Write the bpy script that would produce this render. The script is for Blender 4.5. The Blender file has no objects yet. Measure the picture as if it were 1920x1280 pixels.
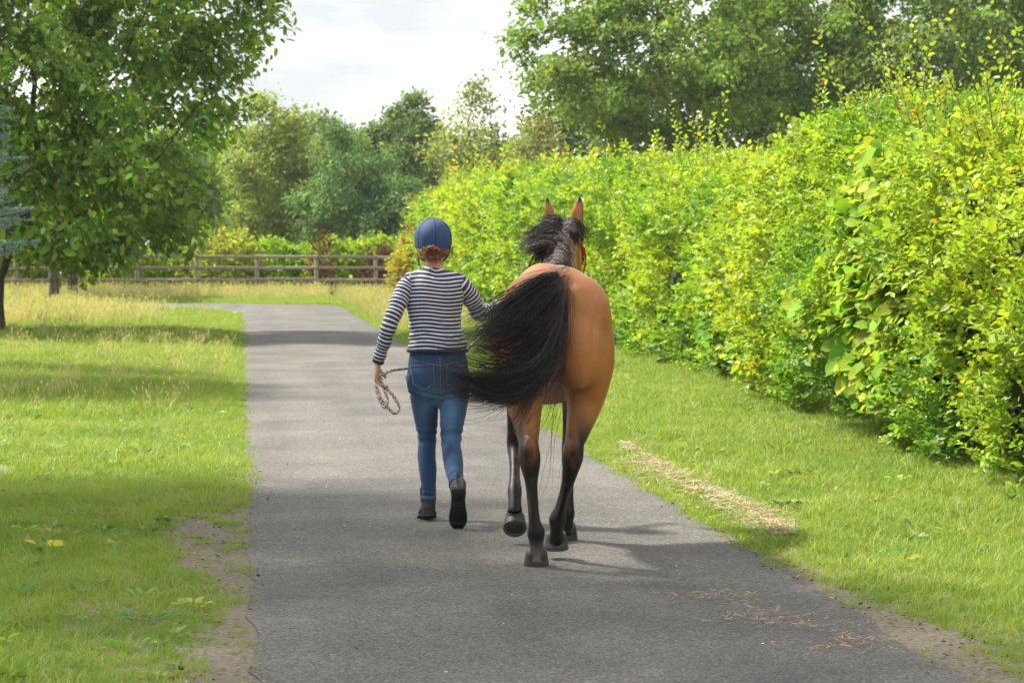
import bpy, math, random
import numpy as np
from mathutils import Vector, noise as mnoise
from mathutils.bvhtree import BVHTree

R = math.radians
rng = np.random.default_rng(7)
random.seed(7)
sc = bpy.context.scene
COL = sc.collection

# ------------------------------------------------------------------ camera
CAM_H = 1.57
F_PX = 5000.0                       # focal length in pixels of a 1920 wide frame
cam_d = bpy.data.cameras.new('camera')
cam = bpy.data.objects.new('camera', cam_d)
COL.objects.link(cam)
cam_d.sensor_width = 36.0
cam_d.lens = 36.0 * F_PX / 1920.0
cam_d.clip_start = 0.1
cam_d.clip_end = 3000
cam.location = (0, 0, CAM_H)
cam.rotation_euler = (R(90 - 2.05), 0, R(-5.83))
cam_d.dof.use_dof = True
cam_d.dof.focus_distance = 14.0
cam_d.dof.aperture_fstop = 9.0
sc.camera = cam

# ------------------------------------------------------------------ light
SUN_EL, SUN_AZ = 50.0, 146.0        # azimuth measured counter-clockwise from +X
to_sun = Vector((math.cos(R(SUN_EL)) * math.cos(R(SUN_AZ)), math.cos(R(SUN_EL)) * math.sin(R(SUN_AZ)), math.sin(R(SUN_EL))))
sun_d = bpy.data.lights.new('sun', 'SUN')
sun_d.energy = 4.0
sun_d.angle = R(4.0)
sun_d.color = (1.0, 0.945, 0.84)
sun = bpy.data.objects.new('sun', sun_d)
COL.objects.link(sun)
sun.rotation_euler = to_sun.to_track_quat('Z', 'Y').to_euler()

world = bpy.data.worlds.new('World')
sc.world = world
world.use_nodes = True
wn, wl = world.node_tree.nodes, world.node_tree.links
wn.clear()
w_out = wn.new('ShaderNodeOutputWorld')
w_bg = wn.new('ShaderNodeBackground')
w_sky = wn.new('ShaderNodeTexSky')
w_sky.sky_type = 'NISHITA'
w_sky.sun_disc = False
w_sky.sun_elevation = R(SUN_EL)
w_sky.sun_rotation = R(90 - SUN_AZ)
w_tc = wn.new('ShaderNodeTexCoord')
w_map = wn.new('ShaderNodeMapping')
w_map.inputs['Scale'].default_value = (1.0, 1.0, 2.6)
w_n = wn.new('ShaderNodeTexNoise')
w_n.inputs['Scale'].default_value = 5.5
w_n.inputs['Detail'].default_value = 6
w_n.inputs['Roughness'].default_value = 0.55
w_cr = wn.new('ShaderNodeValToRGB')
w_cr.color_ramp.elements[0].position = 0.36
w_cr.color_ramp.elements[0].color = (3.0, 3.1, 3.25, 1)
w_cr.color_ramp.elements[1].position = 0.54
w_cr.color_ramp.elements[1].color = (6.8, 6.85, 6.9, 1)
w_mix = wn.new('ShaderNodeMix')
w_mix.data_type = 'RGBA'
w_mix.inputs[0].default_value = 0.9
wl.new(w_tc.outputs['Generated'], w_map.inputs[0])
wl.new(w_map.outputs[0], w_n.inputs['Vector'])
wl.new(w_n.outputs['Fac'], w_cr.inputs[0])
wl.new(w_sky.outputs[0], w_mix.inputs[6])
wl.new(w_cr.outputs[0], w_mix.inputs[7])
wl.new(w_mix.outputs[2], w_bg.inputs[0])
w_bg.inputs[1].default_value = 0.1
wl.new(w_bg.outputs[0], w_out.inputs[0])

sc.view_settings.view_transform = 'Standard'
sc.view_settings.look = 'None'
sc.view_settings.gamma = 1
sc.view_settings.use_curve_mapping = False
sc.view_settings.exposure = 1.4
sc.cycles.max_bounces = 7
sc.cycles.transparent_max_bounces = 4
sc.cycles.caustics_reflective = False
sc.cycles.caustics_refractive = False

# ------------------------------------------------------------------ helpers
def tag(o, label=None, cat=None, group=None, kind=None):
    if label: o['label'] = label
    if cat: o['category'] = cat
    if group: o['group'] = group
    if kind: o['kind'] = kind
    return o

def empty(name, loc=(0, 0, 0), rz=0.0):
    o = bpy.data.objects.new(name, None)
    o.empty_display_size = 0.2
    COL.objects.link(o)
    o.location = loc
    o.rotation_euler = (0, 0, rz)
    return o

def link(name, me, mat=None, parent=None):
    o = bpy.data.objects.new(name, me)
    COL.objects.link(o)
    if mat is not None and len(me.materials) == 0:
        me.materials.append(mat)
    if parent is not None:
        o.parent = parent
    return o

def np_mesh(name, V, faces, cols=None, attrs=None, smooth=False):
    """faces: list of int arrays, each (M,k)"""
    me = bpy.data.meshes.new(name)
    V = np.asarray(V, dtype=np.float32)
    me.vertices.add(len(V))
    me.vertices.foreach_set('co', V.ravel())
    faces = [np.asarray(f, dtype=np.int32) for f in faces if len(f)]
    nl = sum(f.size for f in faces)
    nf = sum(len(f) for f in faces)
    me.loops.add(nl)
    me.polygons.add(nf)
    me.loops.foreach_set('vertex_index', np.concatenate([f.ravel() for f in faces]))
    starts, off = [], 0
    for f in faces:
        starts.append(off + np.arange(len(f)) * f.shape[1])
        off += f.size
    me.polygons.foreach_set('loop_start', np.concatenate(starts).astype(np.int32))
    me.update(calc_edges=True)
    if smooth:
        me.polygons.foreach_set('use_smooth', np.ones(nf, dtype=bool))
    if cols is not None:
        c = np.ones((len(V), 4), dtype=np.float32)
        c[:, :3] = cols
        a = me.attributes.new('col', 'FLOAT_COLOR', 'POINT')
        a.data.foreach_set('color', c.ravel())
    for k, v in (attrs or {}).items():
        a = me.attributes.new(k, 'FLOAT', 'POINT')
        a.data.foreach_set('value', np.asarray(v, dtype=np.float32))
    return me

def unit(a):
    return a / np.maximum(np.linalg.norm(a, axis=-1, keepdims=True), 1e-9)

def _hash(ix, iy, iz, s):
    h = (ix * 374761393 + iy * 668265263 + iz * 2147483647 + s * 974711) & 0x7fffffff
    h = ((h ^ (h >> 13)) * 1274126177) & 0x7fffffff
    h = h ^ (h >> 16)
    return (h & 0xffff) / 65535.0

def vnoise(p, s=0):
    p = np.asarray(p, dtype=np.float64)
    i = np.floor(p).astype(np.int64)
    f = p - i
    f = f * f * (3 - 2 * f)
    out = 0
    for dx in (0, 1):
        for dy in (0, 1):
            for dz in (0, 1):
                w = (f[:, 0] if dx else 1 - f[:, 0]) * (f[:, 1] if dy else 1 - f[:, 1]) * (f[:, 2] if dz else 1 - f[:, 2])
                out = out + w * _hash(i[:, 0] + dx, i[:, 1] + dy, i[:, 2] + dz, s)
    return out

def fbm(p, s=0, o=3):
    p = np.asarray(p, dtype=np.float64)
    t, a, r = 0, 0.5, 0
    for k in range(o):
        r = r + a * vnoise(p * 2 ** k, s + k)
        t += a
        a *= 0.5
    return r / t

# ------------------------------------------------------------------ materials
def new_mat(name):
    m = bpy.data.materials.new(name)
    m.use_nodes = True
    n, l = m.node_tree.nodes, m.node_tree.links
    return m, n, l, n['Principled BSDF']

def mix_col(n, l, fac, a, b, blend='MIX'):
    m = n.new('ShaderNodeMix')
    m.data_type = 'RGBA'
    m.blend_type = blend
    for i, v in ((0, fac), (6, a), (7, b)):
        if hasattr(v, 'is_linked') or hasattr(v, 'links'):
            l.new(v, m.inputs[i])
        elif i == 0:
            m.inputs[0].default_value = v
        else:
            m.inputs[i].default_value = (*v, 1) if len(v) == 3 else v
    return m.outputs[2]

def ramp(n, l, src, stops):
    r = n.new('ShaderNodeValToRGB')
    e = r.color_ramp.elements
    while len(e) < len(stops):
        e.new(0.5)
    for k, (p, c) in enumerate(stops):
        e[k].position = p
        e[k].color = (*c, 1) if len(c) == 3 else c
    l.new(src, r.inputs[0])
    return r.outputs[0]

def noise_tex(n, l, scale, detail=4, rough=0.5, vec=None, dims='3D'):
    t = n.new('ShaderNodeTexNoise')
    t.inputs['Scale'].default_value = scale
    t.inputs['Detail'].default_value = detail
    t.inputs['Roughness'].default_value = rough
    if vec is not None:
        l.new(vec, t.inputs['Vector'])
    return t.outputs['Fac']

def bump(n, l, h, strength, dist, bsdf):
    b = n.new('ShaderNodeBump')
    b.inputs['Strength'].default_value = strength
    b.inputs['Distance'].default_value = dist
    l.new(h, b.inputs['Height'])
    l.new(b.outputs[0], bsdf.inputs['Normal'])

def leaf_mat(name, trans=0.45, rough=0.5, spec=0.4, tint=(1.25, 1.15, 0.45)):
    m, n, l, p = new_mat(name)
    a = n.new('ShaderNodeAttribute')
    a.attribute_name = 'col'
    l.new(a.outputs['Color'], p.inputs['Base Color'])
    p.inputs['Roughness'].default_value = rough
    p.inputs['Specular IOR Level'].default_value = spec
    t = n.new('ShaderNodeBsdfTranslucent')
    l.new(mix_col(n, l, 1.0, a.outputs['Color'], tint, 'MULTIPLY'), t.inputs[0])
    mx = n.new('ShaderNodeMixShader')
    mx.inputs[0].default_value = trans
    l.new(p.outputs[0], mx.inputs[1])
    l.new(t.outputs[0], mx.inputs[2])
    l.new(mx.outputs[0], n['Material Output'].inputs[0])
    return m

def bark_mat(name, a, b):
    m, n, l, p = new_mat(name)
    tc = n.new('ShaderNodeTexCoord')
    mp = n.new('ShaderNodeMapping')
    mp.inputs['Scale'].default_value = (9, 9, 2.2)
    l.new(tc.outputs['Object'], mp.inputs[0])
    f = noise_tex(n, l, 2.0, 6, 0.65, mp.outputs[0])
    l.new(ramp(n, l, f, [(0.3, a), (0.7, b)]), p.inputs['Base Color'])
    p.inputs['Roughness'].default_value = 0.9
    bump(n, l, f, 0.8, 0.03, p)
    return m

def plain_mat(name, col, rough=0.6, var=0.25, scale=30, bmp=0.15, spec=0.4):
    m, n, l, p = new_mat(name)
    tc = n.new('ShaderNodeTexCoord')
    f = noise_tex(n, l, scale, 5, 0.6, tc.outputs['Object'])
    lo = tuple(c * (1 - var) for c in col)
    hi = tuple(min(1, c * (1 + var)) for c in col)
    l.new(ramp(n, l, f, [(0.3, lo), (0.7, hi)]), p.inputs['Base Color'])
    p.inputs['Roughness'].default_value = rough
    p.inputs['Specular IOR Level'].default_value = spec
    if bmp:
        bump(n, l, f, bmp, 0.01, p)
    return m

def attr_mat(name, rough=0.5, spec=0.4, scale=60, var=0.18, bmp=0.1, sheen=0.0, stretch=None):
    m, n, l, p = new_mat(name)
    a = n.new('ShaderNodeAttribute')
    a.attribute_name = 'col'
    tc = n.new('ShaderNodeTexCoord')
    v = tc.outputs['Object']
    if stretch:
        mp = n.new('ShaderNodeMapping')
        mp.inputs['Scale'].default_value = stretch
        l.new(v, mp.inputs[0])
        v = mp.outputs[0]
    f = noise_tex(n, l, scale, 4, 0.6, v)
    g = ramp(n, l, f, [(0.25, (1 - var,) * 3), (0.75, (1 + var,) * 3)])
    l.new(mix_col(n, l, 1.0, a.outputs['Color'], g, 'MULTIPLY'), p.inputs['Base Color'])
    p.inputs['Roughness'].default_value = rough
    p.inputs['Specular IOR Level'].default_value = spec
    p.inputs['Sheen Weight'].default_value = sheen
    if bmp:
        bump(n, l, f, bmp, 0.004, p)
    return m

M_leaf = leaf_mat('leaf')
M_leaf_far = leaf_mat('leaf_far', trans=0.45, rough=0.6, spec=0.25)
M_leaf_gloss = leaf_mat('leaf_glossy', trans=0.45, rough=0.6, spec=0.15)
M_needle = leaf_mat('needle', trans=0.15, rough=0.6, spec=0.2, tint=(1, 1, 1))
M_bark = bark_mat('bark', (0.035, 0.028, 0.022), (0.13, 0.11, 0.085))
M_bark_pale = bark_mat('bark_pale', (0.12, 0.105, 0.08), (0.36, 0.33, 0.27))

# ------------------------------------------------------------------ leaves
T2 = (np.array([[0, 0, 0], [.42, .33, .07], [1, 0, -.06], [.42, -.33, .07]], float), np.array([[0, 3, 2], [0, 2, 1]]))
T4 = (np.array([[0, 0, 0], [.30, .29, .06], [.70, .25, .05], [1, 0, -.08], [.70, -.25, .05], [.30, -.29, .06]], float),
      np.array([[0, 5, 4, 3], [0, 3, 2, 1]]))

def leaf_arrays(P, axis, nrm, size, width, cols, tmpl):
    tv, tf = tmpl
    N, K = len(P), len(tv)
    a = unit(axis)
    n = nrm - (nrm * a).sum(1, keepdims=True) * a
    n = unit(n)
    b = np.cross(n, a)
    s = np.asarray(size).reshape(N, 1, 1)
    w = np.broadcast_to(np.asarray(width, float), (N,)).reshape(N, 1, 1)
    V = P[:, None, :] + s * (tv[None, :, 0:1] * a[:, None, :] + w * tv[None, :, 1:2] * b[:, None, :] + tv[None, :, 2:3] * n[:, None, :])
    Fc = (tf[None] + (np.arange(N) * K)[:, None, None]).reshape(-1, tf.shape[1])
    C = np.repeat(cols, K, axis=0)
    return V.reshape(-1, 3), Fc, C

def join_arrays(parts):
    V, F, C, off = [], {}, [], 0
    for v, f, c in parts:
        V.append(v)
        F.setdefault(f.shape[1], []).append(f + off)
        C.append(c)
        off += len(v)
    return np.concatenate(V), [np.concatenate(x) for x in F.values()], np.concatenate(C)

def leaf_cols(N, base, var=0.2, accents=(), r=rng):
    """natural leaf to leaf variation of pigment"""
    c = np.tile(np.asarray(base, float), (N, 1))
    c *= np.exp(r.normal(0, var, (N, 1)))
    c[:, 0] *= np.exp(r.normal(0, var * 0.7, N))
    for frac, col in accents:
        k = r.random(N) < frac
        c[k] = np.asarray(col) * np.exp(r.normal(0, var, (k.sum(), 1)))
    return np.clip(c, 0.002, 0.8)

# ------------------------------------------------------------------ trees
def tubes(segs, sides=5):
    """segs: (M,8) p0 xyz r0 p1 xyz r1"""
    p0, r0, p1, r1 = segs[:, 0:3], segs[:, 3], segs[:, 4:7], segs[:, 7]
    t = unit(p1 - p0)
    h = np.where(np.abs(t[:, 2:3]) > 0.9, np.array([[1., 0, 0]]), np.array([[0, 0, 1.]]))
    a = unit(np.cross(t, h))
    b = np.cross(t, a)
    ang = np.arange(sides) * 2 * math.pi / sides
    ca, sa = np.cos(ang)[None, :, None], np.sin(ang)[None, :, None]
    d = ca * a[:, None] + sa * b[:, None]
    e = (r1 * 0.4)[:, None, None] * t[:, None]
    V = np.concatenate([p0[:, None] + d * r0[:, None, None] - e * 0.5, p1[:, None] + d * r1[:, None, None] + e], axis=1)
    k = np.arange(sides)
    f = np.stack([k, (k + 1) % sides, (k + 1) % sides + sides, k + sides], 1)
    F = (f[None] + (np.arange(len(segs)) * 2 * sides)[:, None, None]).reshape(-1, 4)
    return V.reshape(-1, 3), F

def colonize(att, trunk, step, infl, kill, iters, r, up=0.1):
    nodes = [np.array(p, float) for p in trunk]
    par = [-1] + list(range(len(trunk) - 1))
    att = att.copy()
    nd = np.full(len(att), 1e9)
    ni = np.zeros(len(att), int)
    def upd(ids):
        nonlocal nd, ni
        if not len(ids): return
        Pn = np.array([nodes[i] for i in ids])
        d = np.linalg.norm(att[:, None] - Pn[None], axis=2)
        k = d.argmin(1)
        m = d[np.arange(len(att)), k]
        b = m < nd
        nd = np.where(b, m, nd)
        ni = np.where(b, np.array(ids)[k], ni)
    upd(list(range(len(nodes))))
    for it in range(iters):
        if not len(att): break
        act = nd < infl
        if not act.any(): break
        dirs = unit(att[act] - np.array(nodes)[ni[act]])
        acc = {}
        for i, d in zip(ni[act], dirs):
            acc.setdefault(i, []).append(d)
        new = []
        for i, ds in acc.items():
            d = np.mean(ds, 0) + r.normal(0, 0.12, 3) + np.array([0, 0, up])
            d /= max(np.linalg.norm(d), 1e-6)
            nodes.append(nodes[i] + step * d)
            par.append(i)
            new.append(len(nodes) - 1)
        upd(new)
        keep = nd > kill
        att, nd, ni = att[keep], nd[keep], ni[keep]
    return np.array(nodes), np.array(par)

def sample_lobes(lobes, n, r, shell=0.35):
    L = np.array(lobes, float)
    w = (L[:, 3] * L[:, 4] * L[:, 5])
    k = r.choice(len(L), n, p=w / w.sum())
    d = unit(r.normal(size=(n, 3)))
    rad = (shell + (1 - shell) * r.random(n)) ** 0.6
    return L[k, :3] + d * rad[:, None] * L[k, 3:6]

def build_tree(name, base, trunk, lobes, label, cat='tree', group=None, seed=1, natt=500, step=0.35, infl=3.0, kill=0.6,
               leaves=20000, leaf=0.14, width=1.0, blob=0.32, flat=0.6, col=(0.07, 0.13, 0.03), accents=(), var=0.22,
               tip=0.012, rmax=0.3, bark=None, lmat=None, tmpl=T2, droop=0.0, upn=0.7, barek=0.0, iters=90, expo=2.3):
    r = np.random.default_rng(seed)
    root = empty(name, base)
    tag(root, label, cat, group)
    att = sample_lobes(lobes, natt, r)
    nodes, par = colonize(att, trunk, step, infl, kill, iters, r)
    n = len(nodes)
    nch = np.zeros(n, int)
    acc = np.zeros(n)
    size = np.ones(n)
    for i in range(n - 1, -1, -1):
        if acc[i] == 0: acc[i] = tip ** expo
        if par[i] >= 0:
            acc[par[i]] += acc[i]
            size[par[i]] += size[i]
            nch[par[i]] += 1
    rad = np.minimum(acc ** (1 / expo), rmax)
    ntr = len(trunk)
    segs = []
    for i in range(1, n):
        p = par[i]
        rp = rad[p] if (i < ntr or rad[i] > 0.6 * rad[p]) else min(rad[p], rad[i] * 1.35)
        segs.append((*nodes[p], rp, *nodes[i], rad[i]))
    segs = np.array(segs)
    if ntr > 1:
        segs[0, 3] = segs[0, 7] * 1.35
    big = segs[:, 7] > 0.035
    Va, Fa = tubes(segs[big], 8) if big.any() else (np.zeros((0, 3)), np.zeros((0, 4), int))
    Vb, Fb = tubes(segs[~big], 3)
    me = np_mesh('trunk', np.concatenate([Va, Vb]), [np.concatenate([Fa, Fb + len(Va)])], smooth=True)
    link('trunk', me, bark or M_bark, root)
    # foliage round the outer twigs
    cand = np.where((size < 9) & (np.arange(n) >= ntr))[0]
    if barek: cand = cand[r.random(len(cand)) > barek]
    wgt = r.gamma(1.6, 1.0, len(cand))
    k = r.choice(cand, leaves, p=wgt / wgt.sum())
    g = r.normal(0, 1, (leaves, 3)) * blob
    g[:, 2] *= flat
    P = nodes[k] + g
    P[:, 2] -= droop * np.abs(r.normal(0, 1, leaves))
    P[:, 2] = np.maximum(P[:, 2], 0.12)
    ctr = np.mean(nodes[cand], 0)
    out = unit(P - ctr)
    nrm = r.normal(0, 0.55, (leaves, 3)) + out * 0.45 + np.array([0, 0, upn])
    ax = unit(r.normal(0, 0.8, (leaves, 3)) + out * 0.6 + np.array([0, 0, -0.35 - droop]))
    clump = np.exp(r.normal(0, 0.16, n))[k]
    c = leaf_cols(leaves, col, var, accents, r) * clump[:, None]
    sz = leaf * np.exp(r.normal(0, 0.34, leaves))
    V, F, C = leaf_arrays(P, ax, nrm, sz, width, c, tmpl)
    link('crown', np_mesh('crown', V, [F], C), lmat or M_leaf_far, root)
    return root

def lobe_crown(c, rad, n, r, spread=0.62, lr=0.5):
    """irregular crown: a core ellipsoid and smaller lobes round it"""
    c, rad = np.array(c, float), np.array(rad, float)
    out = [(*c, *(rad * 0.72))]
    for _ in range(n):
        d = unit(r.normal(size=3))
        out.append((*(c + d * rad * spread), *(rad * lr * r.uniform(0.7, 1.15))))
    return out
#@@SETTING

# ================================================================== SETTING
ROAD_L, ROAD_R = 0.05, 2.62
def road_edges():
    """left and right edge polylines: straight drive that bends left at the far end"""
    Lp = [(ROAD_L, y) for y in np.linspace(-6, 61, 280)]
    Rp = [(ROAD_R, y) for y in np.linspace(-6, 69, 280)]
    for t in np.linspace(0, 1, 24)[1:]:
        a = t * math.pi / 2
        Lp.append((ROAD_L - 5.0 * (1 - math.cos(a)), 61 + 6.6 * math.sin(a)))
        Rp.append((ROAD_R - 4.0 * (1 - math.cos(a)), 69 + 4.2 * math.sin(a)))
    xl, yl = Lp[-1]; xr, yr = Rp[-1]
    for k in range(1, 60):
        Lp.append((xl - k * 0.8, yl + 0.0036 * k * k))
        Rp.append((xr - k * 0.85, yr + 0.0036 * k * k))
    return np.array(Lp), np.array(Rp)
EL, ER = road_edges()

def road_dist(P):
    """signed distance outside the drive (positive on the verge), straight part and bend"""
    x, y = P[:, 0], P[:, 1]
    d = np.maximum(ROAD_L - x, x - ROAD_R)
    far = y > 61
    if far.any():
        xx, yy = x[far], y[far]
        # polygon test by angle about the bend
        il = np.interp(-xx, -EL[279:, 0], EL[279:, 1])
        ir = np.interp(-xx, -ER[279:, 0], ER[279:, 1])
        dd = np.maximum(il - yy, yy - ir)
        dd = np.where(xx > ROAD_R, np.maximum(xx - ROAD_R, 0.01), dd)
        dd = np.where((xx > ROAD_L) & (xx <= ROAD_R), yy - ir, dd)
        d[far] = dd
    return d

# ground sheet out to the horizon, finer where it is near
gx = np.concatenate([-np.geomspace(700, 14, 16), np.arange(-13.5, 13.6, 0.3), np.geomspace(14, 700, 16)])
gy = np.concatenate([-np.geomspace(200, 4, 8), np.arange(-3, 96, 0.35), np.geomspace(97, 1500, 18)])
GX, GY = np.meshgrid(gx, gy)
Pg = np.stack([GX.ravel(), GY.ravel(), np.zeros(GX.size)], 1)
def ground_z(P):
    q = np.stack([P[:, 0] * 0.9, P[:, 1] * 0.9, np.zeros(len(P))], 1)
    d = road_dist(P)
    m = np.clip((d - 0.1) / 0.8, 0, 1)
    return -0.012 + m * (0.07 * (fbm(q, 3) - 0.35) + 0.012 * np.clip(d, 0, 3)) * (np.abs(P[:, 0]) < 60)
Pg[:, 2] = ground_z(Pg)
nx, ny = len(gx), len(gy)
ii, jj = np.meshgrid(np.arange(nx - 1), np.arange(ny - 1))
b = (jj * nx + ii).ravel()
gme = np_mesh('ground', Pg, [np.stack([b, b + 1, b + 1 + nx, b + nx], 1)], smooth=True)

m, n, l, p = new_mat('lawn_soil')
tc = n.new('ShaderNodeTexCoord')
f1 = noise_tex(n, l, 0.55, 5, 0.6, tc.outputs['Object'])
f2 = noise_tex(n, l, 14, 6, 0.7, tc.outputs['Object'])
c1 = ramp(n, l, f1, [(0.35, (0.085, 0.13, 0.02)), (0.65, (0.16, 0.19, 0.045))])
c2 = ramp(n, l, f2, [(0.35, (0.12, 0.095, 0.06)), (0.55, (0.2, 0.18, 0.1))])
l.new(mix_col(n, l, ramp(n, l, f2, [(0.45, (0, 0, 0)), (0.62, (1, 1, 1))]), c1, c2), p.inputs['Base Color'])
p.inputs['Roughness'].default_value = 0.95
bump(n, l, f2, 0.6, 0.03, p)
tag(link('ground', gme, m), kind='structure')

# bare earth along the edges of the drive
def strip(name, x0, x1, y0, y1, mat, z=0.004, amp=0.12, seed=0):
    ys = np.arange(y0, y1, 0.08)
    xs = np.linspace(0, 1, 7)
    q = np.stack([ys * 1.3, np.full(len(ys), seed * 7.7), np.zeros(len(ys))], 1)
    taper = np.clip(np.minimum(ys - y0, y1 - ys) / 1.2, 0, 1)
    wob = (fbm(q, seed) - 0.5) * 2 * amp
    V = []
    for u in xs:
        if x1 > 1.5: xx = x0 + (x1 - x0 + wob) * u * taper
        else: xx = x1 - (x1 - x0 + wob) * (1 - u) * taper
        V.append(np.stack([xx, ys, np.full(len(ys), 0.0)], 1))
    V = np.concatenate(V)
    V[:, 2] = ground_z(V) + z + 0.008
    m_ = len(ys)
    a = np.arange(m_ - 1)
    F = np.concatenate([np.stack([k * m_ + a, (k + 1) * m_ + a, (k + 1) * m_ + a + 1, k * m_ + a + 1], 1) for k in range(len(xs) - 1)])
    return tag(link(name, np_mesh(name, V, [F], smooth=True), mat), kind='structure')
M_soil = plain_mat('bare_soil', (0.15, 0.125, 0.09), 0.95, 0.6, 34, 1.0)
strip('soil_verge_left', -0.75, 0.10, 7.0, 18.5, M_soil, seed=2)
strip('soil_verge_right', 2.57, 3.2, 8.0, 13.8, M_soil, seed=5)

# the asphalt drive, with an uneven edge
nr = 15
rows = []
for k in range(len(EL)):
    q = np.array([[k * 0.25 * 2.6, 3.3, 0], [k * 0.25 * 2.6, 9.1, 0]])
    j = (fbm(q, 9, 4) - 0.5) * 0.13
    u = np.linspace(0, 1, nr)[:, None]
    a_, b_ = EL[k] + np.array([j[0], 0]), ER[k] + np.array([j[1], 0])
    row = a_ * (1 - u) + b_ * u
    rows.append(np.concatenate([row, (0.004 + 0.018 * (1 - (2 * u - 1) ** 2))], 1))
Vr = np.concatenate(rows)
a = np.arange(nr - 1)
Fr = np.concatenate([np.stack([k * nr + a, k * nr + a + 1, (k + 1) * nr + a + 1, (k + 1) * nr + a], 1) for k in range(len(EL) - 1)])
m, n, l, p = new_mat('asphalt')
tc = n.new('ShaderNodeTexCoord')
vor = n.new('ShaderNodeTexVoronoi')
vor.inputs['Scale'].default_value = 105
l.new(tc.outputs['Object'], vor.inputs['Vector'])
big = noise_tex(n, l, 0.7, 5, 0.6, tc.outputs['Object'])
mid = noise_tex(n, l, 35, 5, 0.7, tc.outputs['Object'])
chip = ramp(n, l, vor.outputs['Color'], [(0.1, (0.035, 0.034, 0.033)), (0.45, (0.135, 0.128, 0.118)), (0.7, (0.235, 0.222, 0.20)), (0.95, (0.48, 0.45, 0.41))])
c = mix_col(n, l, 0.42, chip, ramp(n, l, mid, [(0.3, (0.07, 0.067, 0.063)), (0.7, (0.21, 0.198, 0.18))]))
mp = n.new('ShaderNodeMapping')
mp.inputs['Scale'].default_value = (2.4, 0.12, 1)
l.new(tc.outputs['Object'], mp.inputs[0])
streak = noise_tex(n, l, 1.0, 4, 0.6, mp.outputs[0])
c = mix_col(n, l, 1.0, c, ramp(n, l, big, [(0.3, (0.45, 0.45, 0.45)), (0.7, (0.90, 0.88, 0.85))]), 'MULTIPLY')
c = mix_col(n, l, 1.0, c, ramp(n, l, streak, [(0.3, (0.85, 0.85, 0.86)), (0.7, (1.12, 1.10, 1.08))]), 'MULTIPLY')
l.new(c, p.inputs['Base Color'])
p.inputs['Roughness'].default_value = 0.8
p.inputs['Specular IOR Level'].default_value = 0.35
bump(n, l, vor.outputs['Distance'], 0.7, 0.006, p)
tag(link('driveway', np_mesh('driveway', Vr, [Fr], smooth=True), m), kind='structure')

# ------------------------------------------------------------------ grass
def grass_mat(name, a, b, dry, dryness):
    m, n, l, p = new_mat(name)
    g = n.new('ShaderNodeNewGeometry')
    oi = n.new('ShaderNodeObjectInfo')
    f = noise_tex(n, l, 0.8, 4, 0.65, g.outputs['Position'])
    f2 = noise_tex(n, l, 1.3, 7, 0.72, g.outputs['Position'])
    base = ramp(n, l, f, [(0.32, a), (0.68, b)])
    ad = n.new('ShaderNodeMath'); ad.operation = 'ADD'
    l.new(f2, ad.inputs[0])
    ml = n.new('ShaderNodeMath'); ml.operation = 'MULTIPLY'
    l.new(oi.outputs['Random'], ml.inputs[0]); ml.inputs[1].default_value = 0.34
    l.new(ml.outputs[0], ad.inputs[1])
    fac = ramp(n, l, ad.outputs[0], [(dryness, (0, 0, 0)), (min(1, dryness + 0.28), (1, 1, 1))])
    c = mix_col(n, l, fac, base, dry)
    l.new(c, p.inputs['Base Color'])
    p.inputs['Roughness'].default_value = 0.5
    p.inputs['Specular IOR Level'].default_value = 0.3
    t = n.new('ShaderNodeBsdfTranslucent')
    l.new(mix_col(n, l, 1.0, c, (1.2, 1.15, 0.5), 'MULTIPLY'), t.inputs[0])
    mx = n.new('ShaderNodeMixShader')
    mx.inputs[0].default_value = 0.42
    l.new(p.outputs[0], mx.inputs[1]); l.new(t.outputs[0], mx.inputs[2])
    l.new(mx.outputs[0], n['Material Output'].inputs[0])
    return m
M_grass = grass_mat('grass_blade', (0.185, 0.30, 0.04), (0.29, 0.385, 0.065), (0.43, 0.45, 0.15), 0.72)
M_hay = grass_mat('grass_hay', (0.34, 0.37, 0.13), (0.43, 0.42, 0.19), (0.54, 0.47, 0.27), 0.55)

def tuft(name, nb, rad, h0, h1, w, lean, mat, head=False, r=rng):
    V, F3, F4 = [], [], []
    for _ in range(nb):
        a = r.uniform(0, 2 * math.pi); rr = rad * math.sqrt(r.random())
        o = np.array([rr * math.cos(a), rr * math.sin(a), -0.012])
        th = r.uniform(0, 2 * math.pi)
        d = np.array([math.cos(th), math.sin(th), 0])
        s = np.array([-d[1], d[0], 0])
        if r.random() < 0.5: s = np.array([math.cos(th + .9), math.sin(th + .9), 0])
        h = r.uniform(h0, h1); ln = lean * h * r.uniform(0.2, 1.2); ww = w * r.uniform(0.7, 1.3)
        i = len(V)
        for t, k in ((0, 1), (0.5, 0.85)):
            c = o + np.array([0, 0, h * t]) + d * ln * t * t
            V += [c - s * ww * k / 2, c + s * ww * k / 2]
        tip = o + np.array([0, 0, h * (0.97 - 0.25 * lean)]) + d * ln
        V.append(tip)
        F4.append((i, i + 1, i + 3, i + 2)); F3.append((i + 2, i + 3, i + 4))
        if head:
            i = len(V); hw = 0.007
            up = np.array([0, 0, 1]) * 0.05 + d * 0.02
            V += [tip, tip + up * 0.5 + s * hw, tip + up * 1.3, tip + up * 0.5 - s * hw]
            F4.append((i, i + 1, i + 2, i + 3))
    me = np_mesh(name, np.array(V), [np.array(F4), np.array(F3)])
    me.materials.append(mat)
    return bpy.data.objects.new(name, me)

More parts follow.
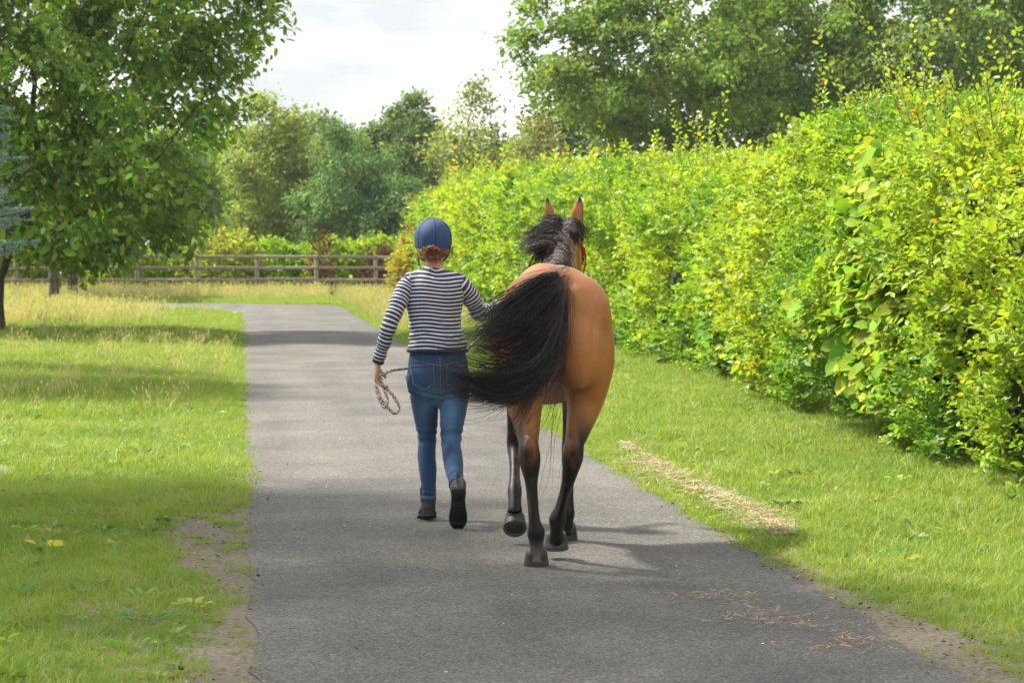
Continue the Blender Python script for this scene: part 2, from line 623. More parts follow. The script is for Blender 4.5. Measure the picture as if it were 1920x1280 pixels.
def scatter(name, protos, P, rotz, scl, var, label, cat):
    cl = bpy.data.collections.new(name + '_kinds')
    for o in protos: cl.objects.link(o)
    me = bpy.data.meshes.new(name)
    me.vertices.add(len(P))
    me.vertices.foreach_set('co', np.asarray(P, np.float32).ravel())
    at = me.attributes.new('rot', 'FLOAT_VECTOR', 'POINT')
    rot = np.zeros((len(P), 3), np.float32); rot[:, 2] = rotz
    rot[:, :2] = rng.normal(0, 0.12, (len(P), 2))
    at.data.foreach_set('vector', rot.ravel())
    at = me.attributes.new('scl', 'FLOAT', 'POINT'); at.data.foreach_set('value', np.asarray(scl, np.float32))
    at = me.attributes.new('var', 'INT', 'POINT'); at.data.foreach_set('value', np.asarray(var, np.int32))
    o = link(name, me)
    ng = bpy.data.node_groups.new(name, 'GeometryNodeTree')
    ng.interface.new_socket('Geometry', in_out='INPUT', socket_type='NodeSocketGeometry')
    ng.interface.new_socket('Geometry', in_out='OUTPUT', socket_type='NodeSocketGeometry')
    N, L = ng.nodes, ng.links
    gi, go = N.new('NodeGroupInput'), N.new('NodeGroupOutput')
    ip = N.new('GeometryNodeInstanceOnPoints')
    ci = N.new('GeometryNodeCollectionInfo')
    ci.inputs['Collection'].default_value = cl
    ci.inputs['Separate Children'].default_value = True
    ci.inputs['Reset Children'].default_value = True
    def named(k, t):
        a = N.new('GeometryNodeInputNamedAttribute'); a.data_type = t
        a.inputs['Name'].default_value = k
        return a.outputs['Attribute']
    L.new(gi.outputs[0], ip.inputs['Points'])
    L.new(ci.outputs[0], ip.inputs['Instance'])
    ip.inputs['Pick Instance'].default_value = True
    L.new(named('var', 'INT'), ip.inputs['Instance Index'])
    L.new(named('rot', 'FLOAT_VECTOR'), ip.inputs['Rotation'])
    L.new(named('scl', 'FLOAT'), ip.inputs['Scale'])
    L.new(ip.outputs[0], go.inputs[0])
    md = o.modifiers.new('scatter', 'NODES'); md.node_group = ng
    return tag(o, label, cat, kind='stuff')

def bare(P):
    """places without grass: worn earth beside the drive"""
    x, y = P[:, 0], P[:, 1]
    q = np.stack([x * 3, y * 1.2, np.zeros(len(P))], 1)
    nz = fbm(q, 21)
    left = (x > -0.24 + (nz - 0.5) * 0.9) & (x < 0.2) & (y < 16.5 - 3 * nz)
    right = (x > 2.5) & (x < 2.86 + (nz - 0.5) * 0.7) & (y < 12.8)
    spots = (fbm(np.stack([x * 1.1, y * 0.8, np.zeros(len(P))], 1), 33) > 0.78) & (x < 0)
    return ((left | right) & (rng.random(len(P)) > 0.05 + 0.75 * (fbm(np.stack([x * 7, y * 3.5, np.zeros(len(P))], 1), 61) > 0.60))) | spots

def lawn_points(x0f, x1f, y0, y1, dens):
    A = (y1 - y0)
    ys = rng.uniform(y0, y1, int(A * dens * 6))
    lo, hi = x0f(ys), x1f(ys)
    w = np.maximum(hi - lo, 0)
    keep = rng.random(len(ys)) < w / 6
    ys, lo, w = ys[keep], lo[keep], w[keep]
    xs = lo + w * rng.random(len(ys))
    P = np.stack([xs, ys, np.zeros(len(xs))], 1)
    P = P[road_dist(P) > -0.02 - 0.10 * rng.random(len(P)) * (fbm(np.stack([P[:, 0], P[:, 1] * 1.7, np.zeros(len(P))], 1), 67) > .45)]
    P = P[~bare(P)]
    P[:, 2] = ground_z(P)
    return P

leftx = lambda y: np.maximum(-0.096 * y - 2.2, -7.5)
zone = []
for (y0, y1, dl, dr, s) in ((7.5, 14, 560, 560, .82), (14, 24, 400, 420, .95), (24, 40, 190, 220, 1.2), (40, 60, 120, 120, 1.35), (60, 92, 80, 80, 1.45)):
    a = lawn_points(leftx, lambda y: np.full(len(y), 0.12), y0, y1, dl)
    b_ = lawn_points(lambda y: np.full(len(y), 2.55), lambda y: np.minimum(0.31 * y + 2.4, 6.2), y0, y1, dr)
    c_ = lawn_points(lambda y: np.full(len(y), 0.1), lambda y: np.full(len(y), 2.6), y0, y1, dl) if y1 > 70 else a[:0]
    for q in (a, b_, c_):
        zone.append((q, s * np.exp(rng.normal(0, 0.2, len(q)))))
P = np.concatenate([z[0] for z in zone]); S = np.concatenate([z[1] for z in zone])
edge = np.clip(road_dist(P) / 0.3, 0, 1)
S *= 0.6 + 0.4 * edge
hq = fbm(np.stack([P[:, 0] * .8, P[:, 1] * .5, np.zeros(len(P))], 1), 41)
S *= 0.65 + 0.75 * hq
protos = [tuft('grass_tuft_%d' % k, 26, 0.055, 0.025, 0.085, 0.0042, 0.8, M_grass) for k in range(8)]
protos += [tuft('grass_tuft_%d' % (8 + k), 20, 0.05, 0.05, 0.13, 0.004, 0.9, M_grass) for k in range(2)]
scatter('lawn_grass', protos, P, rng.uniform(0, 6.28, len(P)), S, rng.integers(0, 10, len(P)),
        'short green grass covering the verges on both sides of the drive', 'grass')

# longer seeding grass: under the left tree, along the fence, along the hedge foot
ps = []
def patch(n_, fx, fy):
    ps.append(np.stack([fx(n_), fy(n_), np.zeros(n_)], 1))
patch(1000, lambda k: rng.normal(-4.6, 1.3, k), lambda k: rng.normal(58.5, 3.2, k))
patch(200, lambda k: rng.uniform(-4.5, -0.2, k), lambda k: rng.uniform(25, 46, k))
patch(1600, lambda k: rng.uniform(-9, 6.0, k), lambda k: rng.normal(80.5, 1.6, k))
patch(600, lambda k: 2.9 + np.abs(rng.normal(0, 1.2, k)), lambda k: rng.uniform(48, 78, k))
P = np.concatenate(ps)
P = P[road_dist(P) > 0.25]
P[:, 2] = ground_z(P)
S = rng.uniform(0.7, 1.3, len(P)) * np.where(P[:, 1] > 44, 1.0, 0.75)
protos = [tuft('hay_tuft_%d' % k, 16, 0.10, 0.18, 0.42, 0.006, 0.55, M_hay, True) for k in range(5)]
scatter('long_grass', protos, P, rng.uniform(0, 6.28, len(P)), S, rng.integers(0, 5, len(P)),
        'long pale seeding grass by the fence and under the tree', 'grass')

# dry clippings on the right verge and blown over the drive
def stalks(n_, P, lmin, lmax, w, col, zlift):
    L_ = rng.uniform(lmin, lmax, n_)
    th = rng.normal(0.5, 0.9, n_)
    ax = np.stack([np.cos(th), np.sin(th), rng.normal(0, 0.16, n_)], 1)
    up = np.tile([0, 0, 1.0], (n_, 1)) + rng.normal(0, 0.3, (n_, 3))
    tv = np.array([[-.5, -.5, 0], [.5, -.5, 0], [.5, .5, 0], [-.5, .5, 0]], float)
    tf = np.array([[0, 1, 2, 3]])
    c = leaf_cols(n_, col, 0.22)
    P = P.copy(); P[:, 2] += zlift
    return leaf_arrays(P, ax, up, L_, w / L_, c, (tv, tf))
N_ = 5200
yy = rng.uniform(13.6, 20.5, N_)
wd = 0.06 * np.clip(np.minimum(yy - 13.6, 20.5 - yy), 0.15, 1)
keep = fbm(np.stack([yy * 1.6, yy * 0, yy * 0], 1), 55) + rng.normal(0, .08, N_) > 0.42
xx = 2.93 + 0.05 * np.sin(yy * 1.3) + rng.normal(0, 1, N_) * wd * 1.5
Ps = np.stack([xx, yy, np.zeros(N_)], 1)[keep]
Ps[:, 2] = ground_z(Ps) + 0.035 + rng.random(len(Ps)) * 0.035 * np.exp(-((Ps[:, 0] - 2.93) / 0.1) ** 2)
V1 = stalks(len(Ps), Ps, 0.04, 0.12, 0.0035, (0.46, 0.37, 0.24), 0.0)
M_straw = leaf_mat('straw', 0.15, 0.7, 0.2, (1, 1, 1))
V, F, C = join_arrays([V1])
tag(link('dry_clippings', np_mesh('dry_clippings', V, F, C), M_straw),
    'strip of dry straw coloured clippings on the right verge', 'clippings', kind='stuff')
blobs = [(2.12, 11.3, .16, .25), (2.28, 10.75, .2, .12), (2.02, 10.9, .1, .1), (2.36, 10.25, .12, .2), (1.98, 11.7, .12, .1), (2.2, 10.2, .14, .1)]
Q = np.concatenate([np.stack([rng.normal(x + .12, sx * .8, 70), rng.normal(y, sy * .9, 70), np.full(70, 0.024)], 1) for x, y, sx, sy in blobs])
V, F, C = join_arrays([stalks(len(Q), Q, 0.015, 0.05, 0.0028, (0.42, 0.29, 0.14), 0.001)])
tag(link('blown_straw', np_mesh('blown_straw', V, F, C), M_straw),
    'thin orange straw blown over the asphalt at lower right', 'straw', kind='stuff')
Q = np.stack([rng.uniform(0.2, 2.5, 90), rng.uniform(9, 22, 90), np.full(90, 0.026)], 1)
V, F, C = leaf_arrays(Q, rng.normal(size=(90, 3)) * [1, 1, .1], np.tile([0, 0, 1.], (90, 1)) + rng.normal(0, .3, (90, 3)), rng.uniform(.006, .016, 90), 1.3, leaf_cols(90, (.62, .58, .5), .2), T4)
tag(link('fallen_petals', np_mesh('fallen_petals', V, [F], C), M_straw), 'small pale petals and grit scattered on the drive', 'petals', kind='stuff')

# low rosettes of clover, plantain and daisies among the grass
WQ, WA, WN, WS, WC = [], [], [], [], []
for k in range(420):
    lf = rng.random() < .55
    y = rng.uniform(8.5, 34)
    x = rng.uniform(max(-.096 * y - .3, -3.5), -.15) if lf else rng.uniform(2.85, 5.0)
    nlf = rng.integers(5, 12); sz = rng.uniform(.025, .06)
    col_ = leaf_cols(1, (.13, .26, .06) if rng.random() < .7 else (.24, .33, .06), .25)[0]
    for q in range(nlf):
        a_ = rng.uniform(0, 6.283); ro_ = rng.uniform(0, .07)
        WQ.append((x + ro_ * math.cos(a_), y + ro_ * math.sin(a_), .03)); WA.append((math.cos(a_), math.sin(a_), rng.uniform(.1, .7)))
        WN.append((rng.normal(0, .3), rng.normal(0, .3), 1)); WS.append(sz * rng.uniform(.6, 1.2)); WC.append(col_)
WQ = np.array(WQ); WQ[:, 2] += ground_z(WQ) + rng.random(len(WQ)) * .02
V, F, C = leaf_arrays(WQ, np.array(WA), np.array(WN), np.array(WS), rng.uniform(.7, 1.5, len(WQ)), np.array(WC), T4)
tag(link('lawn_weeds', np_mesh('lawn_weeds', V, [F], C), M_leaf), 'low broad leaved weeds scattered through the lawn grass', 'weeds', kind='stuff')

# dead leaves, twigs and grit on the worn verges
NL = 1500
side = rng.random(NL) < .6
Q = np.stack([np.where(side, -.28 + rng.normal(0, .22, NL), 2.78 + rng.normal(0, .14, NL)), np.where(side, rng.uniform(8, 19, NL), rng.uniform(8.5, 16, NL)), np.zeros(NL)], 1)
Q[:, 2] = np.maximum(ground_z(Q) + .016, .014)
V, F, C = leaf_arrays(Q, rng.normal(size=(NL, 3)) * [1, 1, .25], np.tile([0, 0, 1.], (NL, 1)) + rng.normal(0, .5, (NL, 3)), rng.uniform(.008, .03, NL), rng.uniform(.3, 1.2, NL),
                      leaf_cols(NL, (.13, .09, .055), .35, ((.2, (.34, .27, .17)), (.15, (.05, .04, .03)))), T4)
tag(link('leaf_litter', np_mesh('leaf_litter', V, [F], C), M_straw), 'dead leaves and grit on the bare soil beside the drive', 'litter', kind='stuff')

# ------------------------------------------------------------------ fence
M_wood = bark_mat('weathered_wood', (0.15, 0.13, 0.095), (0.34, 0.30, 0.22))
def box_mesh(name, sx, sy, sz, r, j=0.006):
    x, y, z = sx / 2, sy / 2, sz / 2
    c = min(sx, sy, sz) * 0.12
    V = []
    for zz, k in ((-z, c), (-z + c, 0), (z - c, 0), (z, c)):
        for (a, b_) in ((-x + c, -y), (x - c, -y), (x, -y + c), (x, y - c), (x - c, y), (-x + c, y), (-x, y - c), (-x, -y + c)):
            V.append((a * (1 - k / x) if k else a, b_ * (1 - k / y) if k else b_, zz))
    V = np.array(V) + r.normal(0, j, (32, 3)) * [1, 1, 0.3]
    F = [[q * 8 + i, q * 8 + (i + 1) % 8, (q + 1) * 8 + (i + 1) % 8, (q + 1) * 8 + i] for q in range(3) for i in range(8)]
    return np_mesh(name, V, [np.array(F), np.array([[7, 6, 5, 4, 3, 2, 1, 0], [24, 25, 26, 27, 28, 29, 30, 31]])])
FY = 82.5
fence = empty('wooden_fence', (0, FY, 0))
tag(fence, 'weathered post and rail wooden fence across the far end of the drive', 'fence')
SP = 1.83
px0 = (593 - 450) * FY / 5000
posts = [px0 + SP * k for k in range(-14, 3)]
pm = [box_mesh('post', 0.12, 0.12, 1.36, np.random.default_rng(k)) for k in range(3)]
rm = [box_mesh('rail', SP - 0.012, 0.045, 0.095, np.random.default_rng(k + 9), 0.004) for k in range(3)]
for k, x in enumerate(posts):
    o = link('post', pm[k % 3], M_wood, fence)
    o.location = (x, 0, 0.62); o.rotation_euler = (random.gauss(0, .012), random.gauss(0, .012), 0)
    if k < len(posts) - 1:
        for h in (0.20, 0.53, 0.90, 1.24):
            o = link('rail', rm[(k + int(h * 10)) % 3], M_wood, fence)
            o.location = (x + SP / 2, -0.085, h + random.gauss(0, .008)); o.rotation_euler = (0, random.gauss(0, .006), 0)

# ------------------------------------------------------------------ hedge
def sprigs(O, D, L_, nleaf, leaf, width, cols_fn, tmpl, r, spread=0.55):
    """leaves set alternately along short twigs; O origins, D directions"""
    N = len(O)
    D = unit(D)
    t = (np.arange(nleaf) + 0.6) / nleaf
    side = unit(np.cross(D, np.tile([0.1, 0.2, 1.0], (N, 1)) + r.normal(0, .4, (N, 3))))
    nrm0 = unit(np.cross(side, D))
    nrm0 = np.where(nrm0[:, 2:3] < 0, -nrm0, nrm0)
    P = O[:, None] + D[:, None] * (L_[:, None] * t[None])[..., None]
    sg = np.where(np.arange(nleaf) % 2 == 0, 1.0, -1.0)
    ax = D[:, None] * 0.65 + side[:, None] * sg[None, :, None] * 0.9 + r.normal(0, spread * .6, (N, nleaf, 3))
    nr_ = nrm0[:, None] + r.normal(0, spread, (N, nleaf, 3)) + np.array([-0.25, 0, 0.35])
    P, ax, nr_ = P.reshape(-1, 3), ax.reshape(-1, 3), nr_.reshape(-1, 3)
    k = len(P)
    sz = leaf * np.exp(r.normal(0, 0.25, k))
    return leaf_arrays(P, ax, nr_, sz, width, cols_fn(k, np.repeat(O, nleaf, axis=0)), tmpl)

H_END = 77.0
def hedge_face(y, z):
    """x of the leafy face at height z"""
    q = np.stack([y * 0.55, z * 0.9, np.zeros_like(y)], 1)
    q2 = np.stack([y * 1.9, z * 2.1, np.full_like(y, 4.0)], 1)
    bulge = (fbm(q, 71) - 0.5) * 1.05 + (fbm(q2, 72) - 0.5) * 0.35
    low = np.clip((0.7 - z) / 0.7, 0, 1) ** 2 * 0.26
    x0 = 4.88 + 0.72 * np.clip((y - 18) / 16, 0, 1) - 0.45 * np.clip((y - 50) / 20, 0, 1)
    return x0 + bulge + low
def hedge_top(y):
    q = np.stack([y * 0.6, y * 0, y * 0], 1)
    return np.interp(y, [12, 17.5, 21, 24, 26.5, 28.5, 32, 38, 46, 60, 80], [2.25, 2.33, 2.58, 2.76, 2.52, 2.36, 2.40, 2.58, 2.78, 3.0, 3.0]) + (fbm(q, 81) - 0.5) * 0.55
HB = np.array([0.20, 0.36, 0.04])
def hedge_cols(r):
    def fn(k, O):
        z = fbm(O * [1.2, 0.55, 0.75], 91)
        c = leaf_cols(k, HB, 0.2, (), r)
        yel = np.clip((z - 0.45) / 0.22, 0, 1)[:, None]
        c = c * (1 - yel) + yel * leaf_cols(k, (0.33, 0.45, 0.05), 0.17, ((0.012, (0.5, 0.28, 0.08)),), r)
        grn = np.clip((0.42 - z) / 0.14, 0, 1)[:, None]
        c = c * (1 - grn) + grn * leaf_cols(k, (0.11, 0.245, 0.04), 0.22, (), r)
        return c
    return fn

hedge = empty('hedge', (5.9, 45, 0))
tag(hedge, 'tall overgrown bright green mixed hedge running along the right verge', 'hedge')
hoff = np.array([5.9, 45, 0])
def hedge_zone(y0, y1, dens, leaf, L0, nleaf, tmpl, seed):
    r = np.random.default_rng(seed)
    parts = []
    ln = y1 - y0
    # face
    N = int(ln * 2.75 * dens)
    y = r.uniform(y0, y1, N); z = 0.1 + 2.8 * r.random(N)
    tp = hedge_top(y); k = z < tp - 0.02
    y, z, tp = y[k], z[k], tp[k]
    rnd = np.clip((z - (tp - 0.55)) / 0.55, 0, 1) ** 2 * 0.5
    end = np.clip((y - (H_END - 4)) / 4, 0, 1)
    x = hedge_face(y, z) + rnd + end ** 2 * 0.6
    clump = fbm(np.stack([y * 2.2, z * 2.6, x * 0], 1), seed + 5)
    dep = r.exponential(0.13, len(y)) - 0.06 + (0.5 - clump) * 0.75
    k = (r.random(len(y)) < 0.25 + 1.3 * clump) & (z < tp * (1 - 0.5 * end ** 2))
    O = np.stack([x + dep, y, z], 1)[k]
    D = np.stack([r.normal(-0.75, 0.4, len(O)), r.normal(-.12, 0.6, len(O)), r.normal(0.35, 0.5, len(O))], 1)
    parts.append(sprigs(O, D, L0 * r.uniform(.6, 1.4, len(O)), nleaf, leaf, 1.0, hedge_cols(r), tmpl, r))
    # top
    N = int(ln * 1.9 * dens * 0.75)
    y = r.uniform(y0, y1, N); u = r.random(N)
    tp = hedge_top(y)
    x = hedge_face(y, tp) + 0.15 + u * 1.9
    end = np.clip((y - (H_END - 4)) / 4, 0, 1)
    z = tp * (1 - 0.5 * end ** 2) - 0.25 * (2 * u - 1) ** 2 - r.exponential(0.10, N) + 0.04
    O = np.stack([x, y, z], 1)
    D = np.stack([r.normal(-.2, .5, N), r.normal(0, .5, N), r.normal(0.9, .35, N)], 1)
    parts.append(sprigs(O, D, L0 * r.uniform(.6, 1.5, N), nleaf, leaf, 1.0, hedge_cols(r), tmpl, r))
    # long upright shoots
    N = int(ln * (20 if y0 < 20 else 9))
    y = r.uniform(y0, y1 - (4 if y1 >= H_END else 0), N)
    x = hedge_face(y, hedge_top(y)) + r.uniform(0.1, 1.5, N)
    O = np.stack([x, y, hedge_top(y) - 0.12], 1)
    D = np.stack([r.normal(-.12, .22, N), r.normal(0, .25, N), np.ones(N)], 1)
    Ls = r.gamma(2.0, 0.17, N) + 0.08
    parts.append(sprigs(O, D, Ls, 22 if y0 < 30 else 14, leaf * 0.95, 0.9, lambda k, O_: leaf_cols(k, (0.33, 0.44, 0.045), .2, ((0.035, (0.46, 0.24, 0.08)),), r), tmpl, r))
    return parts, (O, D, Ls)
hp, shoots = [], []
for args in ((12.5, 25, 290, 0.050, 0.17, 8, T4, 101), (25, 46, 125, 0.072, 0.22, 8, T2, 102), (46, H_END, 50, 0.105, 0.30, 8, T2, 103)):
    a_, s_ = hedge_zone(*args)
    hp += a_; shoots.append(s_)
V, F, C = join_arrays(hp)
fo = link('foliage', np_mesh('foliage', V - hoff, F, C), M_leaf, hedge)
fo['kind'] = 'stuff'
# solid dark core added inside the leaves to stop light passing through
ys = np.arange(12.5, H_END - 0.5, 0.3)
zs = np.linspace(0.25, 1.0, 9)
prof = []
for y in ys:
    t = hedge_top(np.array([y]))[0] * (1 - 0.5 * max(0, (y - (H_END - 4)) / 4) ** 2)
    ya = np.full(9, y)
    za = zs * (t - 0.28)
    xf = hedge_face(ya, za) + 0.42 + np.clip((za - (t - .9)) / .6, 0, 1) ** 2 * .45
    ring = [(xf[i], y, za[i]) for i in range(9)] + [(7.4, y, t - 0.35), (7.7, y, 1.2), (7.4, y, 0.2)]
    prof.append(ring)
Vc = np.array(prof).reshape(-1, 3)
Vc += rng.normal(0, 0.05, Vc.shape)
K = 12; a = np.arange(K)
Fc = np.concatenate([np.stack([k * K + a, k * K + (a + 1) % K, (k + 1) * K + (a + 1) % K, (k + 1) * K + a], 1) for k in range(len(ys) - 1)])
M_core = plain_mat('hedge_block_dark', (0.035, 0.045, 0.014), 1.0, 0.6, 25, 0.8)
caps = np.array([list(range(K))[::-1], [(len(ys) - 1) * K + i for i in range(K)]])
link('light_block_core', np_mesh('light_block_core', Vc - hoff, [Fc, caps]), M_core, hedge)
# woody stems at the foot and twigs of the shoots
sg = []
for y in np.arange(13, 60, 0.17):
    y += random.gauss(0, .1); x = 6.25 + random.gauss(0, .15)
    p0 = np.array([x, y, -0.02]); r0 = random.uniform(.012, .03)
    for k in range(3):
        p1 = p0 + np.array([random.gauss(-.06, .1), random.gauss(0, .12), random.uniform(.2, .4)])
        sg.append((*p0, r0, *p1, r0 * .8)); p0 = p1; r0 *= .8
for O, D, Ls in shoots:
    D = unit(D)
    for o, d, q in zip(O, D, Ls):
        if o[1] < 40: sg.append((*o, .005, *(o + d * q), .002))
Vs, Fs = tubes(np.array(sg), 5)
link('stem', np_mesh('stem', Vs - hoff, [Fs]), M_bark, hedge)['kind'] = 'stuff'

# hazel bushes with big round leaves growing in the hedge
T_HZ = (np.array([[0, 0, 0], [.14, .30, .03], [.48, .43, .07], [.80, .27, .03], [1, 0, -.10], [.80, -.27, .03], [.48, -.43, .07], [.14, -.30, .03], [.5, 0, -.02]], float),
        np.array([[0, 8, 1], [1, 8, 2], [2, 8, 3], [3, 8, 4], [4, 8, 5], [5, 8, 6], [6, 8, 7], [7, 8, 0]])[:, ::-1])
def hazel(x0, y0, w, z0, z1, n_, leaf, label, seed, col):
    r = np.random.default_rng(seed)
    root = empty('hazel_bush', (x0 + 0.4, y0, 0))
    tag(root, label, 'bush', 'hazel bushes growing in the hedge')
    z = r.uniform(z0, z1, n_)
    y = y0 + r.normal(0, w, n_) * (0.9 + 0.5 * np.sin(z * 2.6 + seed)) + .25 * np.sin(z * 3.7)
    x = hedge_face(y, z) - 0.24 + np.abs(r.normal(0, .2, n_)) + 0.35 * ((y - y0) / (2 * w)) ** 2
    Pz = np.stack([x, y, z], 1)
    ax = np.stack([r.normal(-.55, .35, n_), r.normal(-.15, .6, n_), r.normal(-.45, .35, n_)], 1)
    nr_ = np.stack([r.normal(-.55, .35, n_), r.normal(-.35, .4, n_), r.normal(.75, .35, n_)], 1)
    sz = leaf * np.exp(r.normal(0, .22, n_))
    cc = leaf_cols(n_, col, .24, ((.35, (0.37, 0.42, 0.045)),), r)
    order = np.argsort(x - hedge_face(y, z) + r.normal(0, .03, n_))
    pick, rest = order[:260], order[260:]
    ro = np.array(root.location)
    # five leaf meshes of different tint are shared by the separate leaves
    tv, tf = T_HZ
    tint = [(0.17, .36, .03), (0.25, .44, .03), (0.36, .51, .04), (0.48, .56, .055), (0.10, .27, .035)]
    shared = []
    for k, t in enumerate(tint):
        vv = tv.copy(); vv[:, 2] += np.random.default_rng(k).normal(0, .025, len(vv))
        me = np_mesh('leaf', vv, [tf], np.tile(t, (len(tv), 1)), smooth=False)
        me.materials.append(M_leaf_gloss)
        shared.append(me)
    A = unit(ax); Nn = unit(nr_ - (nr_ * A).sum(1, keepdims=True) * A); Bn = np.cross(Nn, A)
    from mathutils import Matrix
    for i in pick:
        lum = int(np.clip((cc[i, 0] - .12) / .09, 0, 3)) if cc[i, 0] > .12 else 4
        o = link('leaf', shared[lum], None, root)
        M3 = Matrix((A[i] * sz[i], Bn[i] * sz[i], Nn[i] * sz[i])).transposed()
        o.matrix_local = Matrix.Translation(Vector(Pz[i] - ro)) @ M3.to_4x4()
    V, F, C = leaf_arrays(Pz[rest], ax[rest], nr_[rest], sz[rest], 1.0, cc[rest], T_HZ)
    link('foliage', np_mesh('foliage', V - ro, [F], C), M_leaf_gloss, root)['kind'] = 'stuff'
    sg = []
    for k in range(9):
        p0 = np.array([x0 + .5 + r.normal(0, .1), y0 + r.normal(0, w * .5), 0.0]); r0 = .022
        for q in range(6):
            p1 = p0 + np.array([r.normal(-.03, .06), r.normal(0, .08), (z1) / 6.5])
            sg.append((*p0, r0, *p1, r0 * .8)); p0 = p1; r0 *= .8
    Vs, Fs = tubes(np.array(sg), 6)
    link('stem', np_mesh('stem', Vs - ro, [Fs], smooth=True), M_bark, root)
hazel(4.8, 20.0, 0.85, 0.35, 2.35, 4600, 0.112, 'hazel bush with big round yellow green leaves in the near part of the hedge', 11, (0.24, 0.40, 0.035))
hazel(5.3, 30.2, 0.6, 0.30, 1.5, 1100, 0.11, 'low hazel bush with round dark green leaves at the hedge foot right of the horse', 12, (0.15, 0.27, 0.045))

def bush(name, base, rad, label, cat, seed, n_, leaf, col, accents=(), group=None, nleaf=7, L0=0.25, mat=None, stems=6):
    """leafy shrub: sprigs over an uneven dome with woody stems inside"""
    r = np.random.default_rng(seed)
    root = empty(name, base)
    tag(root, label, cat, group)
    rad = np.array(rad, float)
    d = unit(r.normal(size=(n_, 3))); d[:, 2] = np.abs(d[:, 2]) * 1.0
    bum = 0.72 + 0.55 * fbm(d * 2.3 + seed, seed)
    dep = 1 - r.exponential(0.16, n_)
    O = d * rad * (bum * np.clip(dep, .2, 1.1))[:, None]
    D = d + r.normal(0, .45, (n_, 3)) + [0, 0, .4]
    parts = [sprigs(O, D, L0 * r.uniform(.6, 1.5, n_), nleaf, leaf, 1.0, lambda k, o_: leaf_cols(k, col, .22, accents, r), T2, r)]
    V, F, C = join_arrays(parts)
    V[:, 2] = np.maximum(V[:, 2], 0.02)
    link('foliage', np_mesh('foliage', V, F, C), mat or M_leaf_far, root)['kind'] = 'stuff'
    sg = []
    for k in range(stems):
        p0 = np.array([r.normal(0, rad[0] * .15), r.normal(0, rad[1] * .15), -0.02]); r0 = .03
        dr = unit(np.array([r.normal(0, .5), r.normal(0, .5), 1.2]))
        for q in range(5):
            p1 = p0 + dr * rad[2] / 6 + r.normal(0, .04, 3)
            sg.append((*p0, r0, *p1, r0 * .75)); p0 = p1; r0 *= .75
    Vs, Fs = tubes(np.array(sg), 5)
    link('stem', np_mesh('stem', Vs, [Fs]), M_bark, root)
    return root

# red tipped shrub closing the far end of the hedge
bush('red_tipped_shrub', (5.0, 75.5, 0), (0.7, 1.4, 1.85), 'shrub with salmon red young leaves at the far end of the hedge', 'shrub', 21, 1500, 0.10,
     (0.32, 0.36, 0.06), ((0.2, (0.48, 0.2, 0.12)),))
# growth behind the fence
br = np.random.default_rng(5)
spots = [(-7.6, 86, 1.7), (-5.6, 87, 1.5), (-3.9, 86, 1.6), (-2.1, 87, 1.5), (-0.6, 86, 1.9), (1.0, 87, 1.75), (3.1, 86.4, 1.75), (4.6, 87, 1.7), (6.4, 87, 1.7)]
words = ['leftmost, under the tree crown', 'second from the left, under the tree crown', 'third from the left, behind the lower rails', 'fourth from the left, below the drooping branch',
         'the pale mound left of the dark red shrub', 'just left of the dark red shrub', 'left of the blue helmet', 'beside the red tipped end of the hedge', 'half hidden by the hedge end']
for k, ((x, y, h), wd_) in enumerate(zip(spots, words)):
    bush('bright_bush', (x, y, 0), (1.35, 1.2, h), 'bright green bush behind the fence, ' + wd_, 'bush', 30 + k, 900, 0.125,
         (0.30, 0.36, 0.07) if k == 4 else (0.25 + br.uniform(-.05, .05), 0.36, 0.035), (), 'bright bushes behind the fence')
bush('dark_red_shrub', (2.55, 84.2, 0), (0.42, 0.4, 1.75), 'thin dark red leaved shrub behind the fence, left of the helmet', 'shrub', 51, 170, 0.10, (0.10, 0.035, 0.03), group='dark red shrubs by the fence')
bush('dark_red_shrub', (4.45, 83.7, 0), (0.7, 0.5, 1.35), 'wide dark red shrub at the fence beside the hedge end', 'shrub', 52, 330, 0.10, (0.09, 0.04, 0.03), group='dark red shrubs by the fence')

# ------------------------------------------------------------------ trees
# the big tree on the left lawn
tr = np.random.default_rng(61)
lob = [(0.2, 0, 5.6, 3.9, 3.6, 3.1), (2.9, -.4, 6.2, 2.3, 2.4, 2.0), (3.6, 0.4, 7.4, 1.9, 2.2, 1.7), (1.8, -1.2, 3.3, 2.3, 2.2, 1.35), (2.9, -.8, 4.2, 1.6, 1.6, 1.25),
       (2.2, -0.6, 2.1, 1.7, 1.5, 1.0), (0.9, -1.6, 2.1, 1.9, 1.6, 1.0), (3.0, -.5, 2.6, 1.1, 1.2, 1.2), (-2, 0, 5, 3, 3, 2.6), (-.3, -2.2, 4.4, 2.3, 1.9, 2.0), (1.5, 0, 8.8, 2.7, 2.7, 1.6), (0.6, 1.5, 2.6, 2.2, 1.6, 1.1)]
build_tree('broadleaf_tree', (-4.25, 48.0, 0), [(0, 0, -.05), (-.02, 0, .5), (0, 0, 1.0), (.18, 0, 1.5), (.42, .02, 2.0), (.6, .05, 2.5)], lob,
           'large dark green broadleaf tree spreading over the lawn at left', seed=62, natt=1500, step=.28, infl=3.4, kill=.42, leaves=92000, leaf=.125,
           width=.85, blob=.22, flat=.75, col=(0.18, 0.31, 0.045), accents=((.18, (.32, .47, .07)), (.10, (.28, .37, .20))), var=.26,
           tip=.008, rmax=.24, lmat=M_leaf_gloss, tmpl=T4, iters=110)
HAZE = 0.00022
